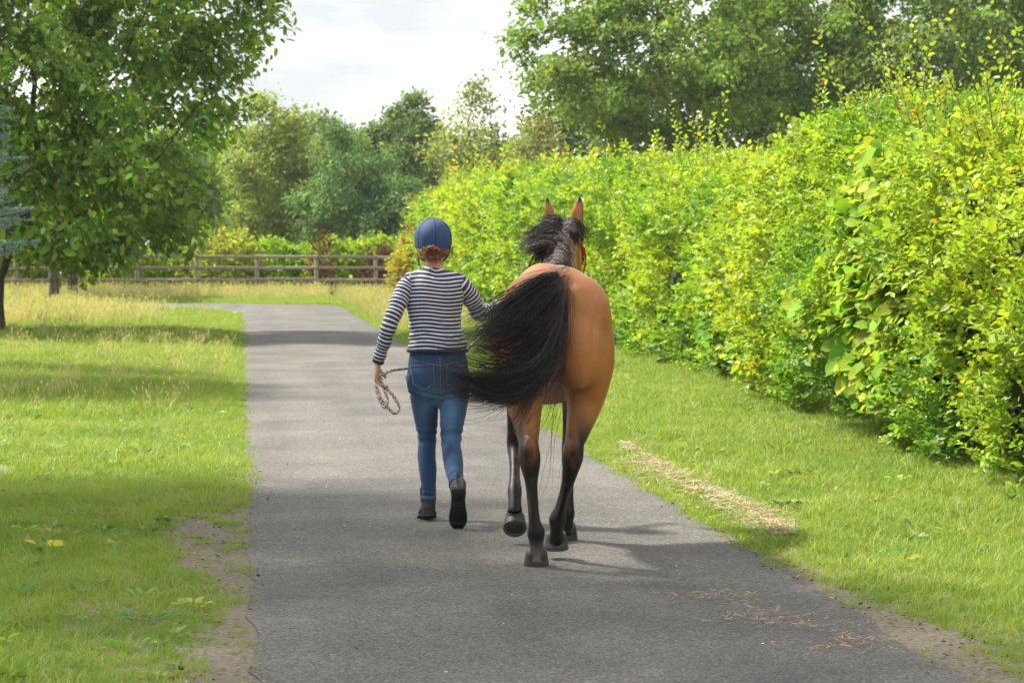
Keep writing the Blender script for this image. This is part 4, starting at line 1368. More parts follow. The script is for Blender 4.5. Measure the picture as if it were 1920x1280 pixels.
link('tail', strands('tail', Ca, np.concatenate([hr.uniform(.0016, .0032, len(Cv)), np.full(len(Cw), .0012)]), np.full(len(Ca), .0007), np.concatenate([tc_, tw_])), M_hair, horse)
link('dock', parts_mesh('dock', [loft([(0, .12, 1.385, .04, .04), (0, .05, 1.385, .037, .037), (0, -.01, 1.35, .032, .032), (.005, -.03, 1.28, .026, .026), (.01, -.035, 1.18, .018, .018)], seg=14)]),
     plain_mat('dock_skin', (.02, .016, .014), .6, .3, 40, .1), horse)
# mane, parted and blown to both sides
cx = lambda y: np.interp(y, [1.34, 1.5, 1.66, 1.82, 1.95, 2.06], [.01, .045, .085, .11, .125, .132])
hb_ = BVHTree.FromPolygons([tuple(q) for q in co(hme)], [tuple(p_.vertices) for p_ in hme.polygons])
def crest_z(x, y):
    h = hb_.ray_cast(Vector((x, y, 2.2)), Vector((0, 0, -1)))
    return h[0].z if h[0] is not None else 1.6
yy_ = np.linspace(1.15, 2.07, 60)
zz_ = np.array([crest_z(float(cx(q)), float(q)) for q in yy_])
cz = lambda y: np.interp(y, yy_, zz_)
def mane(n, y0, y1, sgn, out, lift, drop, colr, clumps=14):
    """locks of hair from the crest; each lock shares a sweep"""
    k = hr.integers(0, clumps, n)
    ky, ko, kl, kd = hr.uniform(y0, y1, clumps), hr.uniform(.65, 1.25, clumps), hr.uniform(.5, 1.4, clumps), hr.uniform(.6, 1.3, clumps)
    y = np.clip(ky[k] + hr.normal(0, .035, n), y0 - .03, min(y1 + .03, 2.06))
    p0 = np.stack([cx(y) + hr.normal(0, .012, n), y, cz(y) - .006], 1)
    L_ = hr.uniform(.75, 1.08, n) * ko[k]
    lf = lift * kl[k] * hr.uniform(.8, 1.2, n); dr_ = drop * kd[k]
    bk = hr.normal(-.05, .03, clumps)[k]
    p1 = p0 + np.stack([sgn * out * .38 * L_, bk * .3, lf], 1)
    p2 = p0 + np.stack([sgn * out * .80 * L_, bk * .8, lf * .7 - dr_ * .35], 1) + hr.normal(0, .006, (n, 3))
    p3 = p0 + np.stack([sgn * out * 1.05 * L_, bk * 1.2, -dr_], 1) + hr.normal(0, .012, (n, 3))
    C_ = np.stack([cr(np.stack([p0[i], p1[i], p2[i], p3[i]]), 4) for i in range(n)])
    return C_, leaf_cols(n, colr, .35, ((.05, (.14, .115, .10)), (.12, (.06, .035, .025))), hr)
K1 = (.010, .008, .0075)
mm = [mane(620, 1.55, 1.88, -1, .17, .030, .03, K1, 9), mane(420, 1.55, 1.86, -1, .12, .015, .14, K1, 8), mane(460, 1.78, 1.98, 1, .115, .016, .08, K1, 9),
      mane(420, 1.35, 1.70, 1, .085, .012, .09, K1, 10), mane(420, 1.80, 2.02, -1, .065, .014, .04, (.03, .024, .02), 9), mane(320, 1.85, 2.02, 1, .055, .014, .03, (.03, .024, .02), 8),
      mane(120, 1.45, 1.85, -1, .05, .012, .05, (.03, .02, .015), 16), mane(160, 1.45, 1.85, 1, .06, .012, .06, (.03, .02, .015), 16)]
Cm = np.concatenate([q[0] for q in mm]); km = np.concatenate([q[1] for q in mm])
link('mane', strands('mane', Cm, hr.uniform(.0016, .0028, len(Cm)), np.full(len(Cm), .0006), km), M_hair, horse)
M_eye = plain_mat('eye_dark', (.012, .009, .008), .1, .2, 20, 0)
for s in (-1, 1):
    o = link('eye', parts_mesh('eye', [ball((0, 0, 0), (.014, .02, .018))]), M_eye, horse); o.location = (.135 + s * .104, 2.155, 1.50)
# red head collar
M_red = plain_mat('red_webbing', (.55, .035, .03), .6, .25, 120, .2)
M_brass = plain_mat('brass', (.55, .42, .2), .35, .2, 60, .1)
M_brass.node_tree.nodes['Principled BSDF'].inputs['Metallic'].default_value = .9
collar = link('head_collar', parts_mesh('head_collar', [
    loft(np.array([(.135 + math.sin(a) * .112, 2.165 - .02 * math.cos(a) + .02, 1.515 + .0 * a, 0, 0) for a in np.linspace(0, 6.283, 40)]) * [1, 1, 1, 0, 0]
         + np.array([[0, -.105 * math.cos(a) * .9, .105 * math.cos(a) * 1.05, .004, .014] for a in np.linspace(0, 6.283, 40)]), hint=(0.2, .7, .7), seg=8, k=1),
    loft([(.15 + math.sin(a) * .088, 2.255 + .075 * math.cos(a) * .72, 1.335 + .075 * math.cos(a) * .72, .004, .012) for a in np.linspace(0, 6.283, 36)], hint=(.2, .7, .7), seg=8, k=1),
    loft([(.252, 2.09, 1.56, .004, .013), (.262, 2.14, 1.50, .004, .013), (.253, 2.2, 1.42, .004, .013), (.238, 2.25, 1.345, .004, .013)], hint=(1, 0, 0), seg=8),
    loft([(.018, 2.09, 1.56, .004, .013), (.014, 2.14, 1.50, .004, .013), (.03, 2.2, 1.42, .004, .013), (.058, 2.25, 1.345, .004, .013)], hint=(1, 0, 0), seg=8)]), M_red, horse)
for s in (-1, 1):
    o = link('ring', parts_mesh('ring', [loft([(0, .022 * math.cos(a), .022 * math.sin(a), .003, .003) for a in np.linspace(0, 6.283, 20)], hint=(1, 0, 0), seg=6, k=1)]), M_brass, collar)
    o.location = (.148 + s * .094, 2.25, 1.335)

# ------------------------------------------------------------------ person
PX, PY = 1.098, 15.0
person = empty('person', (PX, PY, 0))
tag(person, 'person in navy riding helmet, striped top and blue jeans running beside the horse', 'person')
hipz = .84
SHL, ELL, WRL = (-.155, .03, 1.375), (-.262, -.06, 1.135), (-.322, .0, .925)
SHR, ELR, WRR = (.140, .04, 1.375), (.262, .12, 1.185), (.39, .30, 1.225)
def hand(wr, d, side, palm_n, curl, spread=.012):
    """palm, four bent fingers and a thumb; d along the hand, side to the thumb"""
    w = np.array(wr, float); d = unit(np.array(d, float)); s = np.array(side, float); s = unit(s - (s @ d) * d); n_ = np.cross(d, s)
    if n_ @ np.array(palm_n) < 0: n_ = -n_
    parts = [loft([(*(w - d * .02), .026, .02), (*(w + d * .02), .033, .0165), (*(w + d * .055), .040, .0155), (*(w + d * .085), .039, .0135)], hint=tuple(s), seg=14)]
    for k, (o_, L_, a0) in enumerate(((.028, .070, 0), (.0095, .078, .05), (-.0095, .073, .1), (-.027, .058, .2))):
        p = w + d * .078 + s * o_
        rows = [(*p, .0088, .0088)]
        a = 0.0
        for q, f in enumerate((.45, .32, .25)):
            a += curl * (1.0 if q else .75) + a0 * .3
            dr = d * math.cos(a) + n_ * math.sin(a) + s * o_ * .6
            p = p + dr * L_ * f * 1.15
            rows.append((*p, .0086 - .0009 * q, .0082 - .0009 * q))
        parts.append(loft(rows, hint=tuple(s), seg=10, k=3))
    p = w + d * .025 + s * .026
    rows = [(*p, .012, .013)]
    for L_, dr in ((.030, d * .7 + s * .6 + n_ * .35), (.026, d * .75 + s * .1 + n_ * .65), (.022, d * .6 - s * .35 + n_ * .7)):
        p = p + unit(dr) * L_; rows.append((*p, .0098, .0095))
    parts.append(loft(rows, hint=tuple(s), seg=10, k=3))
    return parts
LH = hand((-.326, .005, .905), (-.05, .12, -1), (.25, 1, .1), (1, -.25, 0), .62)
RH = hand((.40, .315, 1.228), (.8, .55, .05), (0, .1, 1), (-.3, .6, -.4), .75)
BP = [loft([(.012, 0, .76, .10, .085), (.012, -.01, .82, .145, .105), (.010, 0, .90, .150, .105), (.003, .01, 1.0, .132, .092), (0, .015, 1.12, .124, .086), (-.004, .03, 1.24, .142, .096), (-.006, .045, 1.33, .140, .085),
            (-.006, .05, 1.39, .085, .06), (-.004, .06, 1.44, .058, .056), (-.002, .072, 1.49, .050, .053), (0, .085, 1.54, .052, .056)], seg=24),
      ball((-.004, .10, 1.60), (.077, .098, .118)),
      loft([(-.004, .175, 1.56, .05, .03), (-.004, .165, 1.53, .05, .04), (-.004, .15, 1.495, .032, .03)], seg=14),
      loft([(-.004, .190, 1.625, .008, .008), (-.004, .205, 1.60, .012, .012), (-.004, .212, 1.583, .017, .012)], seg=10),          # nose
      ball((-.004, .186, 1.548), (.024, .012, .010)), ball((-.08, .095, 1.598), (.010, .018, .03)), ball((.072, .095, 1.598), (.010, .018, .03)),  # mouth, ears
      loft([(-.06, .045, 1.385, .036, .036), (-.145, .03, 1.355, .03, .032), ((SHL[0] + ELL[0]) / 2, -.02, 1.255, .034, .036), (*ELL, .029, .030), (-.295, -.03, 1.03, .027, .028), (*WRL, .023, .026)], seg=16),
      loft([(.05, .05, 1.385, .036, .036), (.13, .04, 1.355, .03, .032), (.205, .08, 1.28, .033, .035), (*ELR, .027, .028), (.33, .21, 1.205, .027, .028), (*WRR, .025, .025)], hint=(0, 0, 1), seg=16)]
LLEG = [(-.075, -.01, .84, .098, .125), (-.068, -.005, .755, .084, .098), (-.053, .045, .62, .072, .08), (-.042, .09, .485, .053, .060), (-.044, .075, .40, .052, .058), (-.042, .04, .30, .050, .056), (-.038, .02, .20, .040, .044), (-.037, .02, .145, .038, .042)]
RLEG = [(.098, -.02, .84, .098, .125), (.102, -.03, .755, .088, .10), (.092, -.05, .62, .074, .08), (.082, -.075, .49, .058, .064), (.080, -.15, .425, .056, .063), (.083, -.25, .355, .054, .060), (.084, -.35, .29, .042, .047), (.085, -.40, .26, .038, .042)]
def shrink(rows, d): return [(x, y, z, a - d, b_ - d) for x, y, z, a, b_ in rows]
BP += [loft(shrink(LLEG, .016), seg=16), loft(shrink(RLEG, .016), seg=16)] + LH + RH
BP += [loft([(-.037, .02, .2, .026, .03), (-.037, .025, .09, .028, .032), (-.037, .09, .055, .03, .018), (-.037, .14, .045, .024, .010)], seg=12),
       loft([(.085, -.37, .275, .025, .028), (.085, -.46, .225, .027, .03), (.085, -.475, .16, .03, .02), (.085, -.44, .08, .026, .012)], seg=12)]
bme = fuse('body', BP, .0052, 3)
v = co(bme)
skin = np.tile([.55, .30, .215], (len(v), 1)) * (0.92 + .16 * fbm(v * 25, 3))[:, None]
red = sstep(.02, .0, np.abs(v[:, 2] - 1.548)) * (v[:, 1] > .18)
skin = skin * (1 - red[:, None] * .5) + np.array([.45, .13, .12]) * red[:, None] * .5
set_col(bme, skin)
M_skin = attr_mat('skin', rough=.5, spec=.4, scale=70, var=.1, bmp=.06)
M_skin.node_tree.nodes['Principled BSDF'].inputs['Subsurface Weight'].default_value = .12
M_skin.node_tree.nodes['Principled BSDF'].inputs['Subsurface Radius'].default_value = (.02, .008, .004)
body = link('body', bme, M_skin, person)
for s in (-1, 1):
    o = link('eye', parts_mesh('eye', [ball((0, 0, 0), (.012, .008, .007))]), M_eye, body); o.location = (-.004 + s * .032, .190, 1.608)

# striped top
m, n, l, p = new_mat('striped_jersey')
at_ = n.new('ShaderNodeAttribute'); at_.attribute_name = 'stripe'
fr = n.new('ShaderNodeMath'); fr.operation = 'FRACT'; l.new(at_.outputs['Fac'], fr.inputs[0])
cp = n.new('ShaderNodeMath'); cp.operation = 'LESS_THAN'; l.new(fr.outputs[0], cp.inputs[0]); cp.inputs[1].default_value = .36
tc = n.new('ShaderNodeTexCoord')
wv = noise_tex(n, l, 240, 3, .6, tc.outputs['Object'])
navy = ramp(n, l, wv, [(.3, (.012, .018, .050)), (.7, (.024, .035, .085))])
white = ramp(n, l, wv, [(.3, (.50, .51, .55)), (.7, (.66, .67, .71))])
l.new(mix_col(n, l, cp.outputs[0], navy, white), p.inputs['Base Color'])
p.inputs['Roughness'].default_value = .85
p.inputs['Sheen Weight'].default_value = .15
bump(n, l, wv, .3, .002, p)
M_top = m
PER = .0215
SP_ = [loft([(.012, -.002, .978, .171, .128), (.010, 0, 1.01, .166, .122), (.004, .012, 1.06, .155, .112), (0, .018, 1.13, .147, .105), (-.003, .028, 1.20, .155, .110), (-.005, .038, 1.27, .168, .116), (-.006, .046, 1.34, .172, .110),
             (-.006, .05, 1.385, .150, .092), (-.006, .052, 1.415, .105, .075), (-.005, .056, 1.44, .066, .064)], seg=30, pole=.02),
       loft([(-.04, .05, 1.385, .062, .062), (-.10, .045, 1.372, .060, .064), (SHL[0] - .008, .032, 1.355, .056, .060)], hint=(0, 0, 1), seg=16),
       loft([(.03, .05, 1.385, .062, .062), (.09, .045, 1.372, .060, .064), (SHR[0] + .008, .04, 1.355, .056, .060)], hint=(0, 0, 1), seg=16)]
tme = fuse('shirt', SP_, .0065, 4)
v = co(tme); nn = nor(tme)
an = np.arctan2(v[:, 0], -v[:, 1])
fold = np.sin((v[:, 2] + .022 * np.sin(an * 2.2 + 1) + .10 * v[:, 0]) * 110 + 3 * fbm(v * [9, 9, 5], 4)) * sstep(1.22, 1.10, v[:, 2]) * sstep(.97, 1.02, v[:, 2]) * .0035
fold += (fbm(v * [16, 16, 9], 14) - .5) * .014 * sstep(.98, 1.03, v[:, 2])
fold += np.sin((v[:, 2] * .7 - np.abs(v[:, 0])) * 70) * .002 * sstep(1.2, 1.3, v[:, 2]) * sstep(.07, .13, np.abs(v[:, 0]))
set_co(tme, v + nn * fold[:, None])
v = co(tme)
set_attr(tme, 'stripe', (v[:, 2] + .012 * np.cos(an) * sstep(1.1, 1.4, v[:, 2]) + .006 * np.sin(v[:, 0] * 22) + .18 * v[:, 0] ** 2 + .006 * (fbm(v * 9, 6) - .5)) / PER)
shirt = link('shirt', tme, M_top, person)
# woven neck mark and hem band
M_navy = plain_mat('navy_rib', (.016, .022, .05), .85, .3, 120, .2)
link('hem', parts_mesh('hem', [loft([(.012 + .171 * math.sin(a), -.002 - .1285 * math.cos(a), .981, .004, .010) for a in np.linspace(0, 6.283, 60)], hint=(.01, .01, 0), seg=8, k=1)]), M_navy, shirt)
def sleeve(rows, hint):
    me = fuse('sleeve', [loft(rows, hint=hint, seg=22)], .006, 3)
    v = co(me); nn = nor(me)
    A = cr(np.array(rows)[:, :3], 8)
    L_ = np.concatenate([[0], np.cumsum(np.linalg.norm(np.diff(A, axis=0), axis=1))])
    d = np.linalg.norm(v[:, None] - A[None], axis=2)
    i = np.clip(d.argmin(1), 1, len(A) - 2)
    tg = unit(A[i + 1] - A[i - 1])
    s_ = L_[i] + ((v - A[i]) * tg).sum(1)
    fold = np.sin(s_ * 75 + 4 * fbm(v * 11, 3)) * .0028 * sstep(.03, .12, s_) + (fbm(v * 16, 2) - .5) * .008
    set_co(me, v + nn * fold[:, None])
    set_attr(me, 'stripe', (s_ + .004 * (fbm(v * 12, 9) - .5)) / PER)
    o = link('sleeve', me, M_top, shirt)
    e = rows[-1]; t = unit(np.array(rows[-1][:3]) - np.array(rows[-2][:3]))
    link('cuff', parts_mesh('cuff', [loft([(*(np.array(e[:3]) - t * .006), e[3] + .003, e[4] + .003), (*(np.array(e[:3]) + t * .012), e[3] + .002, e[4] + .002)], hint=hint, seg=18, k=2, pole=.02)]), M_navy, shirt)
sleeve([(-.125, .04, 1.378, .046, .054), (-.163, .026, 1.342, .052, .059), (-.195, -.005, 1.285, .052, .056), (-.228, -.04, 1.21, .048, .051), (*ELL, .045, .047), (-.283, -.045, 1.06, .041, .043), (-.305, -.015, .985, .036, .038), (*WRL, .031, .033)], (1, 0, 0))
sleeve([(.11, .05, 1.378, .054, .046), (.147, .045, 1.342, .059, .052), (.19, .07, 1.30, .056, .052), (.225, .095, 1.245, .051, .048), (*ELR, .047, .045), (.305, .17, 1.195, .043, .041), (.35, .24, 1.21, .038, .036), (*WRR, .033, .031)], (0, 0, 1))

# jeans
JP = [loft([(.014, -.005, .72, .12, .10), (.014, -.01, .78, .168, .128), (.014, -.008, .84, .176, .135), (.013, -.002, .90, .170, .125), (.012, 0, .95, .162, .116), (.010, 0, 1.0, .150, .106)], seg=28, pole=.05),
      ball((-.070, -.062, .80), (.098, .085, .105)), ball((.100, -.062, .80), (.098, .085, .105)), loft(LLEG, seg=22), loft(RLEG, seg=22), ball((.016, -.01, .725), (.07, .10, .07))]
jme = fuse('jeans', JP, .0065, 4)
v = co(jme); nn = nor(jme)
kn = sstep(.12, .0, np.abs(v[:, 2] - .50)) * (v[:, 1] < .1)
ank = sstep(.14, .0, np.where(v[:, 0] < .02, v[:, 2] - .145, (v[:, 1] + .40)))
fold = np.sin(v[:, 2] * 130 + 30 * v[:, 0] + 9 * fbm(v * 10, 4)) * .003 * kn + np.sin((np.where(v[:, 0] < .02, v[:, 2], v[:, 1] * .9)) * 190 + 9 * fbm(v * 12, 5)) * .0022 * ank
thigh = sstep(.06, .0, np.abs(v[:, 2] - .715 - .12 * np.abs(v[:, 0] - .018)))
fold += np.sin((v[:, 2] - .25 * np.abs(v[:, 0] - .018)) * 170) * .003 * thigh + (fbm(v * [14, 14, 8], 24) - .5) * .008
set_co(jme, v + nn * fold[:, None])
v = co(jme)
wear = np.clip(sstep(.5, .75, fbm(v * [6, 6, 3], 15)) * .5 + .55 * np.exp(-(((np.abs(v[:, 0] - .016) - .085) / .05) ** 2)) * sstep(.38, .66, v[:, 2]) * sstep(.86, .72, v[:, 2]), 0, 1)
dn = np.array([.018, .048, .115]); dl = np.array([.085, .18, .32])
set_col(jme, dn * (1 - wear[:, None]) + dl * wear[:, None])
M_denim = attr_mat('denim', rough=.85, spec=.2, scale=260, var=.3, bmp=.25, sheen=.1)
jeans = link('jeans', jme, M_denim, person)
jb = BVHTree.FromPolygons([tuple(q) for q in v], [tuple(p_.vertices) for p_ in jme.polygons])
def onto(x, z, lift):
    h = jb.ray_cast(Vector((x, -1.0, z)), Vector((0, 1, 0)))
    return np.array(h[0] + h[1] * lift) if h[0] is not None else np.array((x, -.14, z))
M_pocket = attr_mat('denim_pocket', rough=.85, spec=.2, scale=260, var=.3, bmp=.25)
M_thread = plain_mat('orange_thread', (.16, .15, .14), .7, .2, 200, 0)
def pocket(cx_, cz_, tilt, lean):
    outline = [(-.060, .055), (.060, .055), (.056, -.045), (0, -.078), (-.056, -.045)]
    G = []
    nu, nv = 9, 9
    for j in range(nv):
        vv_ = j / (nv - 1)
        for i in range(nu):
            uu = i / (nu - 1) * 2 - 1
            w_ = .060 - .004 * vv_
            zb = -.045 - .033 * (1 - abs(uu))
            x_ = uu * w_; z_ = .055 + (zb - .055) * vv_
            xr = x_ * math.cos(tilt) - z_ * math.sin(tilt); zr = x_ * math.sin(tilt) + z_ * math.cos(tilt)
            G.append(onto(cx_ + xr, cz_ + zr, .004))
    G = np.array(G)
    f = np.array([[j * nu + i, j * nu + i + 1, (j + 1) * nu + i + 1, (j + 1) * nu + i] for j in range(nv - 1) for i in range(nu - 1)])
    B_ = G + np.array([0, .004, 0])
    per = [i for i in range(nu)] + [j * nu + nu - 1 for j in range(1, nv)] + [(nv - 1) * nu + i for i in range(nu - 2, -1, -1)] + [j * nu for j in range(nv - 2, 0, -1)]
    wall = np.array([[a_, b2, b2 + nu * nv, a_ + nu * nv] for a_, b2 in zip(per, per[1:] + per[:1])])
    Vp = np.concatenate([G, B_])
    o = link('pocket', np_mesh('pocket', Vp, [f, wall], np.tile(dn * 1.15, (len(Vp), 1)), smooth=False), M_pocket, jeans)
    st = [loft(np.concatenate([np.concatenate([G[per], G[per[:1]]]) - np.array([0, .0012, 0]), np.full((len(per) + 1, 2), .0011)], 1), hint=(0, 1, .1), seg=5, k=1)]
    return st
stitches = pocket(-.078, .845, .06, 0) + pocket(.108, .845, -.06, 0)
def seam(pts, r_=.0018):
    P_ = np.array([onto(x, z, .0012) for x, z in pts])
    return loft(np.concatenate([P_, np.full((len(P_), 2), r_)], 1), hint=(0, 1, .1), seg=5, k=1)
stitches.append(seam([(.016, z) for z in np.linspace(.955, .735, 18)]))
stitches.append(seam([(x, .930 - .028 * (1 - abs(x - .016) / .15)) for x in np.linspace(-.12, .15, 24)]))
link('stitching', parts_mesh('stitching', stitches), M_thread, jeans)
for (e, t, hint) in (((-.037, .02, .148), (0, 0, -1), (1, 0, 0)), ((.085, -.398, .261), (0, -.85, -.5), (1, 0, 0))):
    t = unit(np.array(t, float))
    link('turn_up', parts_mesh('turn_up', [loft([(*(np.array(e) - t * .012), .0425, .0465), (*(np.array(e) + t * .012), .043, .047)], hint=hint, seg=20, k=2, pole=.02)], cols=None), plain_mat('denim_hem', (.03, .07, .15), .85, .3, 120, .2), jeans)

# boots
M_boot = plain_mat('boot_leather', (.007, .006, .0055), .5, .45, 28, .25)
M_sole = plain_mat('boot_sole', (.010, .010, .010), .7, .4, 60, .3)
M_elastic = plain_mat('boot_elastic', (.012, .012, .013), .8, .2, 150, .3)
M_sock = plain_mat('sock', (.22, .035, .08), .9, .3, 150, .3)
def boot(loc, rot):
    o = link('boot', fuse('boot', [loft([(0, 0, .175, .044, .050), (0, -.004, .13, .043, .049), (0, -.006, .085, .041, .050), (0, -.004, .05, .039, .052), (0, .0, .026, .039, .052)], seg=20),
                                   loft([(0, -.035, .045, .036, .024), (0, .02, .055, .038, .040), (0, .08, .047, .043, .036), (0, .135, .038, .044, .028), (0, .175, .034, .034, .022)], seg=18)], .005, 5), M_boot, person)
    o.location = loc; o.rotation_euler = rot
    prof = [(-.060, .030), (-.03, .038), (.02, .034), (.07, .039), (.12, .047), (.165, .042), (.195, .022)]
    pr = cr(prof, 4)
    def slab(z0, z1, y0, y1, g=0.0):
        q = pr[(pr[:, 0] >= y0) & (pr[:, 0] <= y1)]
        ring = np.concatenate([np.stack([q[:, 1] + g, q[:, 0]], 1), np.stack([-q[::-1, 1] - g, q[::-1, 0]], 1)])
        K_ = len(ring)
        Vv = np.concatenate([np.concatenate([ring, np.full((K_, 1), z)], 1) for z in (z0, z1)] + [[[0, (y0 + y1) / 2, z0], [0, (y0 + y1) / 2, z1]]])
        i = np.arange(K_); j = (i + 1) % K_
        return Vv, np.stack([i, j, j + K_, i + K_], 1), np.concatenate([np.stack([np.full(K_, 2 * K_), j, i], 1), np.stack([np.full(K_, 2 * K_ + 1), i + K_, j + K_], 1)])
    s_ = [slab(.010, .024, -.06, .195, .003), slab(-.006, .0105, -.06, .012, .001)]
    s_ += [slab(.001, .0105, y, y + .018, -.003) for y in np.arange(.045, .175, .026)]
    link('sole', parts_mesh('sole', s_, smooth=False), M_sole, o)
    for s in (-1, 1):
        link('elastic', parts_mesh('elastic', [loft([(s * .0405, 0, .165, .006, .022), (s * .0395, 0, .12, .006, .016), (s * .038, 0, .085, .005, .007)], seg=10, k=3)]), M_elastic, o)
    link('pull_tab', parts_mesh('pull_tab', [loft([(0, -.050, .15, .011, .003), (0, -.054, .185, .011, .003), (0, -.052, .20, .010, .003)], seg=8, k=3)]), M_elastic, o)
    return o
boot((-.038, .012, .040), (R(-13), 0, R(4)))
boot((.085, -.538, .196), (R(-67), 0, R(-3)))
link('sock', parts_mesh('sock', [loft([(-.037, .02, .20, .035, .039), (-.037, .02, .13, .0365, .0405)], seg=18, k=2)]), M_sock, person)

# helmet with cloth cover
M_cover = plain_mat('helmet_cover', (.022, .050, .130), .75, .22, 160, .2)
M_dark = plain_mat('black_strap', (.012, .012, .013), .6, .2, 80, .1)
hc = np.array([-.006, .095, 1.605])
rows = []
for z, a_ in ((-.050, .098), (-.035, .1035), (-.01, .107), (.02, .107), (.05, .101), (.08, .086), (.10, .066), (.113, .042), (.120, .015)):
    rows.append((hc[0], hc[1], hc[2] + z, a_, a_ * 1.22))
hV, hF, hT = loft(rows, seg=48, k=4, pole=.1)
ang = np.arctan2(hV[:, 0] - hc[0], -(hV[:, 1] - hc[1]) / 1.22)
groove = np.zeros(len(hV))
for q in range(6):
    dlt = np.abs((ang - q * math.pi / 3 - .05 + math.pi) % (2 * math.pi) - math.pi)
    groove = np.maximum(groove, np.exp(-(dlt / .07) ** 2))
f_ = 1 - .032 * groove
hV[:, 0] = hc[0] + (hV[:, 0] - hc[0]) * f_; hV[:, 1] = hc[1] + (hV[:, 1] - hc[1]) * f_
hV[:, 2] += -.014 * np.clip((-(hV[:, 1] - hc[1])) / .12, -1, 1) * sstep(1.63, 1.56, hV[:, 2])
helmet = link('helmet', np_mesh('helmet', hV, [hF, hT], smooth=True), M_cover, person)
se = []
for q in range(6):
    a_ = q * math.pi / 3 + .05
    A_ = cr(np.array(rows), 4)
    P_ = np.stack([A_[:, 0] + A_[:, 3] * np.sin(a_) * .975, A_[:, 1] - A_[:, 4] * np.cos(a_) * .975, A_[:, 2] - .014 * np.clip(A_[:, 4] * np.cos(a_) / .12, -1, 1) * sstep(1.63, 1.56, A_[:, 2])], 1)
    se.append(loft(np.concatenate([P_, np.full((len(P_), 2), .0030)], 1), seg=6, k=1))
link('seam', parts_mesh('seam', se), plain_mat('helmet_seam', (.010, .022, .062), .8, .2, 160, .1), helmet)
link('button', parts_mesh('button', [ball((hc[0], hc[1], hc[2] + .121), (.010, .010, .006))]), M_cover, helmet)
link('peak', parts_mesh('peak', [loft([(hc[0], hc[1] + .10, hc[2] - .012, .085, .010), (hc[0], hc[1] + .15, hc[2] - .022, .070, .006), (hc[0], hc[1] + .18, hc[2] - .034, .04, .004)], seg=18)]), M_cover, helmet)
link('chin_strap', parts_mesh('chin_strap', [tube_path([(-.095, .07, 1.57), (-.088, .085, 1.52), (-.055, .12, 1.485), (0, .145, 1.475), (.05, .12, 1.485), (.078, .085, 1.52), (.084, .07, 1.57)], .006, 6, 4),
                                             tube_path([(-.094, .03, 1.57), (-.09, .05, 1.53), (-.088, .085, 1.50), (-.088, .085, 1.46)], .005, 6, 4), tube_path([(.083, .03, 1.57), (.08, .06, 1.53), (.07, .09, 1.51)], .005, 6, 4)]), M_dark, helmet)
# auburn hair gathered in a low bun
M_auburn = attr_mat('auburn_hair', rough=.42, spec=.5, scale=40, var=.1, bmp=0)
wr_ = np.random.default_rng(77)
hcurves = []
bun = np.array([-.018, -.035, 1.528])
for k in range(520):
    a_ = wr_.uniform(-1.55, 1.55)
    s0 = np.array([hc[0] + .090 * math.sin(a_), hc[1] - .105 * math.cos(a_), 1.575 + wr_.normal(0, .006)])
    e = bun + wr_.normal(0, .016, 3)
    mid = (s0 + e) / 2 + np.array([.012 * math.sin(a_), -.010 + wr_.normal(0, .004), -.030 * abs(math.sin(a_)) + wr_.normal(0, .007)])
    hcurves.append(cr(np.stack([s0, s0 * .6 + mid * .4 + np.array([.008 * math.sin(a_), -.004, -.004]), mid, e]), 4))
for k in range(620):
    r0 = wr_.uniform(.55, 1.0); a0 = wr_.uniform(0, 6.28); L_ = wr_.uniform(1.5, 3.2)
    tt = np.linspace(0, L_, 4)
    tilt_ = wr_.normal(0, .55)
    el = wr_.uniform(-1.0, 1.0)
    pts = np.stack([.042 * r0 * np.cos(a0 + tt) * math.cos(el * .8), -.030 * r0 * math.cos(el) - .010 * np.cos(tt * 2), .036 * r0 * np.sin(a0 + tt) + .010 * math.sin(tilt_) * np.cos(tt)], 1) + bun + wr_.normal(0, .003, 3)
    hcurves.append(cr(pts, 4))
for k in range(60):     # loose ends
    s0 = bun + np.array([wr_.normal(0, .05), wr_.normal(0, .012), wr_.normal(.0, .02)])
    hcurves.append(cr(np.stack([s0, s0 + wr_.normal(0, .015, 3), s0 + np.array([wr_.normal(0, .03), -.005, wr_.normal(-.015, .015)]), s0 + np.array([wr_.normal(0, .04), -.01, wr_.normal(-.03, .02)])]), 4))
hcurves = np.array(hcurves)
hair = link('hair', strands('hair', hcurves, wr_.uniform(.0016, .0028, len(hcurves)), np.full(len(hcurves), .0007), leaf_cols(len(hcurves), (.16, .055, .02), .4, ((.25, (.34, .15, .06)), (.15, (.04, .018, .010))), wr_)), M_auburn, person)
sme = fuse('scalp_hair', [ball((-.004, .09, 1.585), (.086, .102, .085)), ball(tuple(bun), (.036, .026, .030)), loft([(-.006, .005, 1.56, .07, .03), (-.010, -.01, 1.535, .045, .028)], seg=14)], .006, 3)
v = co(sme); sme2 = None
set_col(sme, np.tile([.055, .022, .011], (len(v), 1)))
link('scalp', sme, M_auburn, hair)

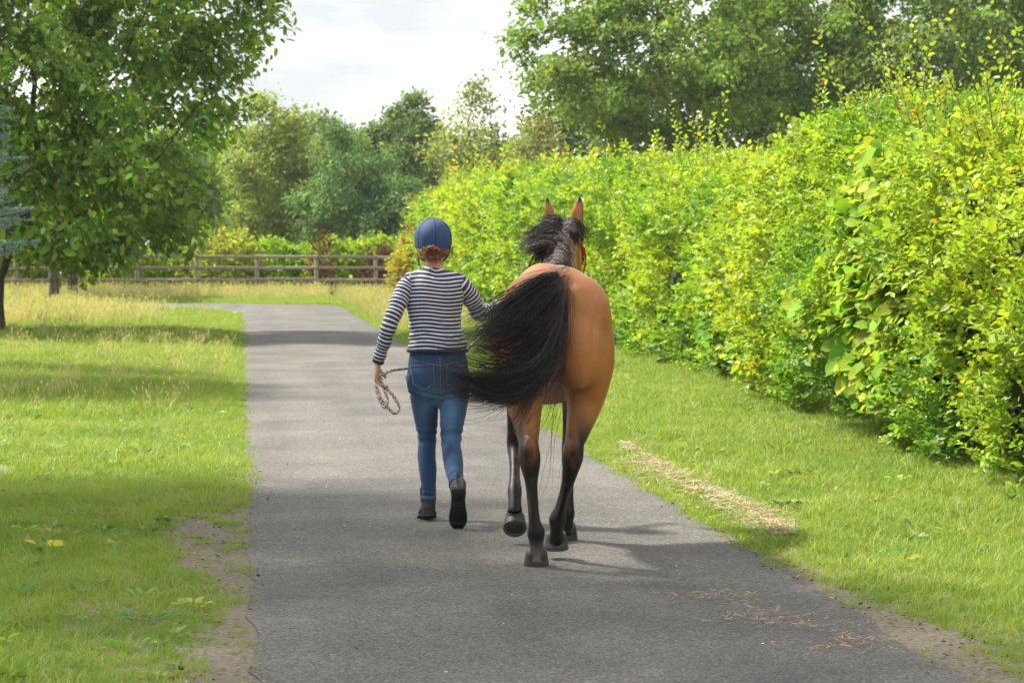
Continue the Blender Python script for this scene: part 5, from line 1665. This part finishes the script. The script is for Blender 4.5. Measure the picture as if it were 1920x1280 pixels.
# ------------------------------------------------------------------ lead rope
def rope_mesh(name, pts, rad, k=24):
    A = cr(np.asarray(pts, float), k)
    d = np.concatenate([[0], np.cumsum(np.linalg.norm(np.diff(A, axis=0), axis=1))])
    u = np.arange(0, d[-1], .004)
    A = np.stack([np.interp(u, d, A[:, i]) for i in range(3)], 1)
    V, F, T = loft(np.concatenate([A, np.full((len(A), 2), rad)], 1), hint=(.3, .9, .2), seg=10, k=1)
    nrg = len(A)
    pal = np.array([(.62, .60, .58), (.30, .04, .26), (.45, .58, .06), (.62, .60, .58), (.10, .03, .14)])
    i = np.repeat(np.arange(nrg), 10); j = np.tile(np.arange(10), nrg)
    cidx = ((i // 3 + j // 2) % 5) 
    C = np.concatenate([pal[cidx], pal[:2]])
    bulge = 1 + .14 * np.sin((i / 3 + j / 2) * math.pi)
    ctr = np.repeat(A, 10, axis=0)
    V[:-2] = ctr + (V[:-2] - ctr) * bulge[:, None]
    return V, F, T, C
M_rope = attr_mat('rope', rough=.8, spec=.2, scale=120, var=.15, bmp=.2)
hl = np.array([PX, PY, 0]) + np.array([-.322, .018, .830])       # inside the left fist
hrt = np.array([PX, PY, 0]) + np.array([.47, .365, 1.215])
cyaw, syaw = math.cos(HORSE_YAW), math.sin(HORSE_YAW)
def hw(x, y, z): return np.array([HX + cyaw * x - syaw * y, HY + syaw * x + cyaw * y, z])
chin = hw(.148, 2.30, 1.245)
rp = [chin, chin * .6 + hrt * .4 + [0, 0, -.05], hrt, hrt + [-.12, .02, -.12], np.array([PX + .12, PY + .24, .93]), np.array([PX - .12, PY + .16, .88]), np.array([PX - .24, PY + .06, .868]), hl + [.03, 0, .018], hl + [-.012, -.012, 0],
      hl + [-.012, -.03, -.05], hl + [.02, -.04, -.13], hl + [.085, -.03, -.20], hl + [.115, -.01, -.17], hl + [.08, .0, -.10], hl + [.01, .005, -.03], hl + [-.005, .01, .01], hl + [-.015, -.01, -.03], hl + [-.005, -.035, -.10], hl + [.03, -.045, -.165], hl + [.05, -.03, -.13], hl + [.03, -.01, -.06], hl + [.012, .0, .0]]
V, F, T, C = rope_mesh('lead_rope', rp, .0085)
lead = link('lead_rope', np_mesh('lead_rope', V, [F, T], C, smooth=True), M_rope)
tag(lead, 'white, purple and lime braided lead rope looped in the left hand', 'rope')
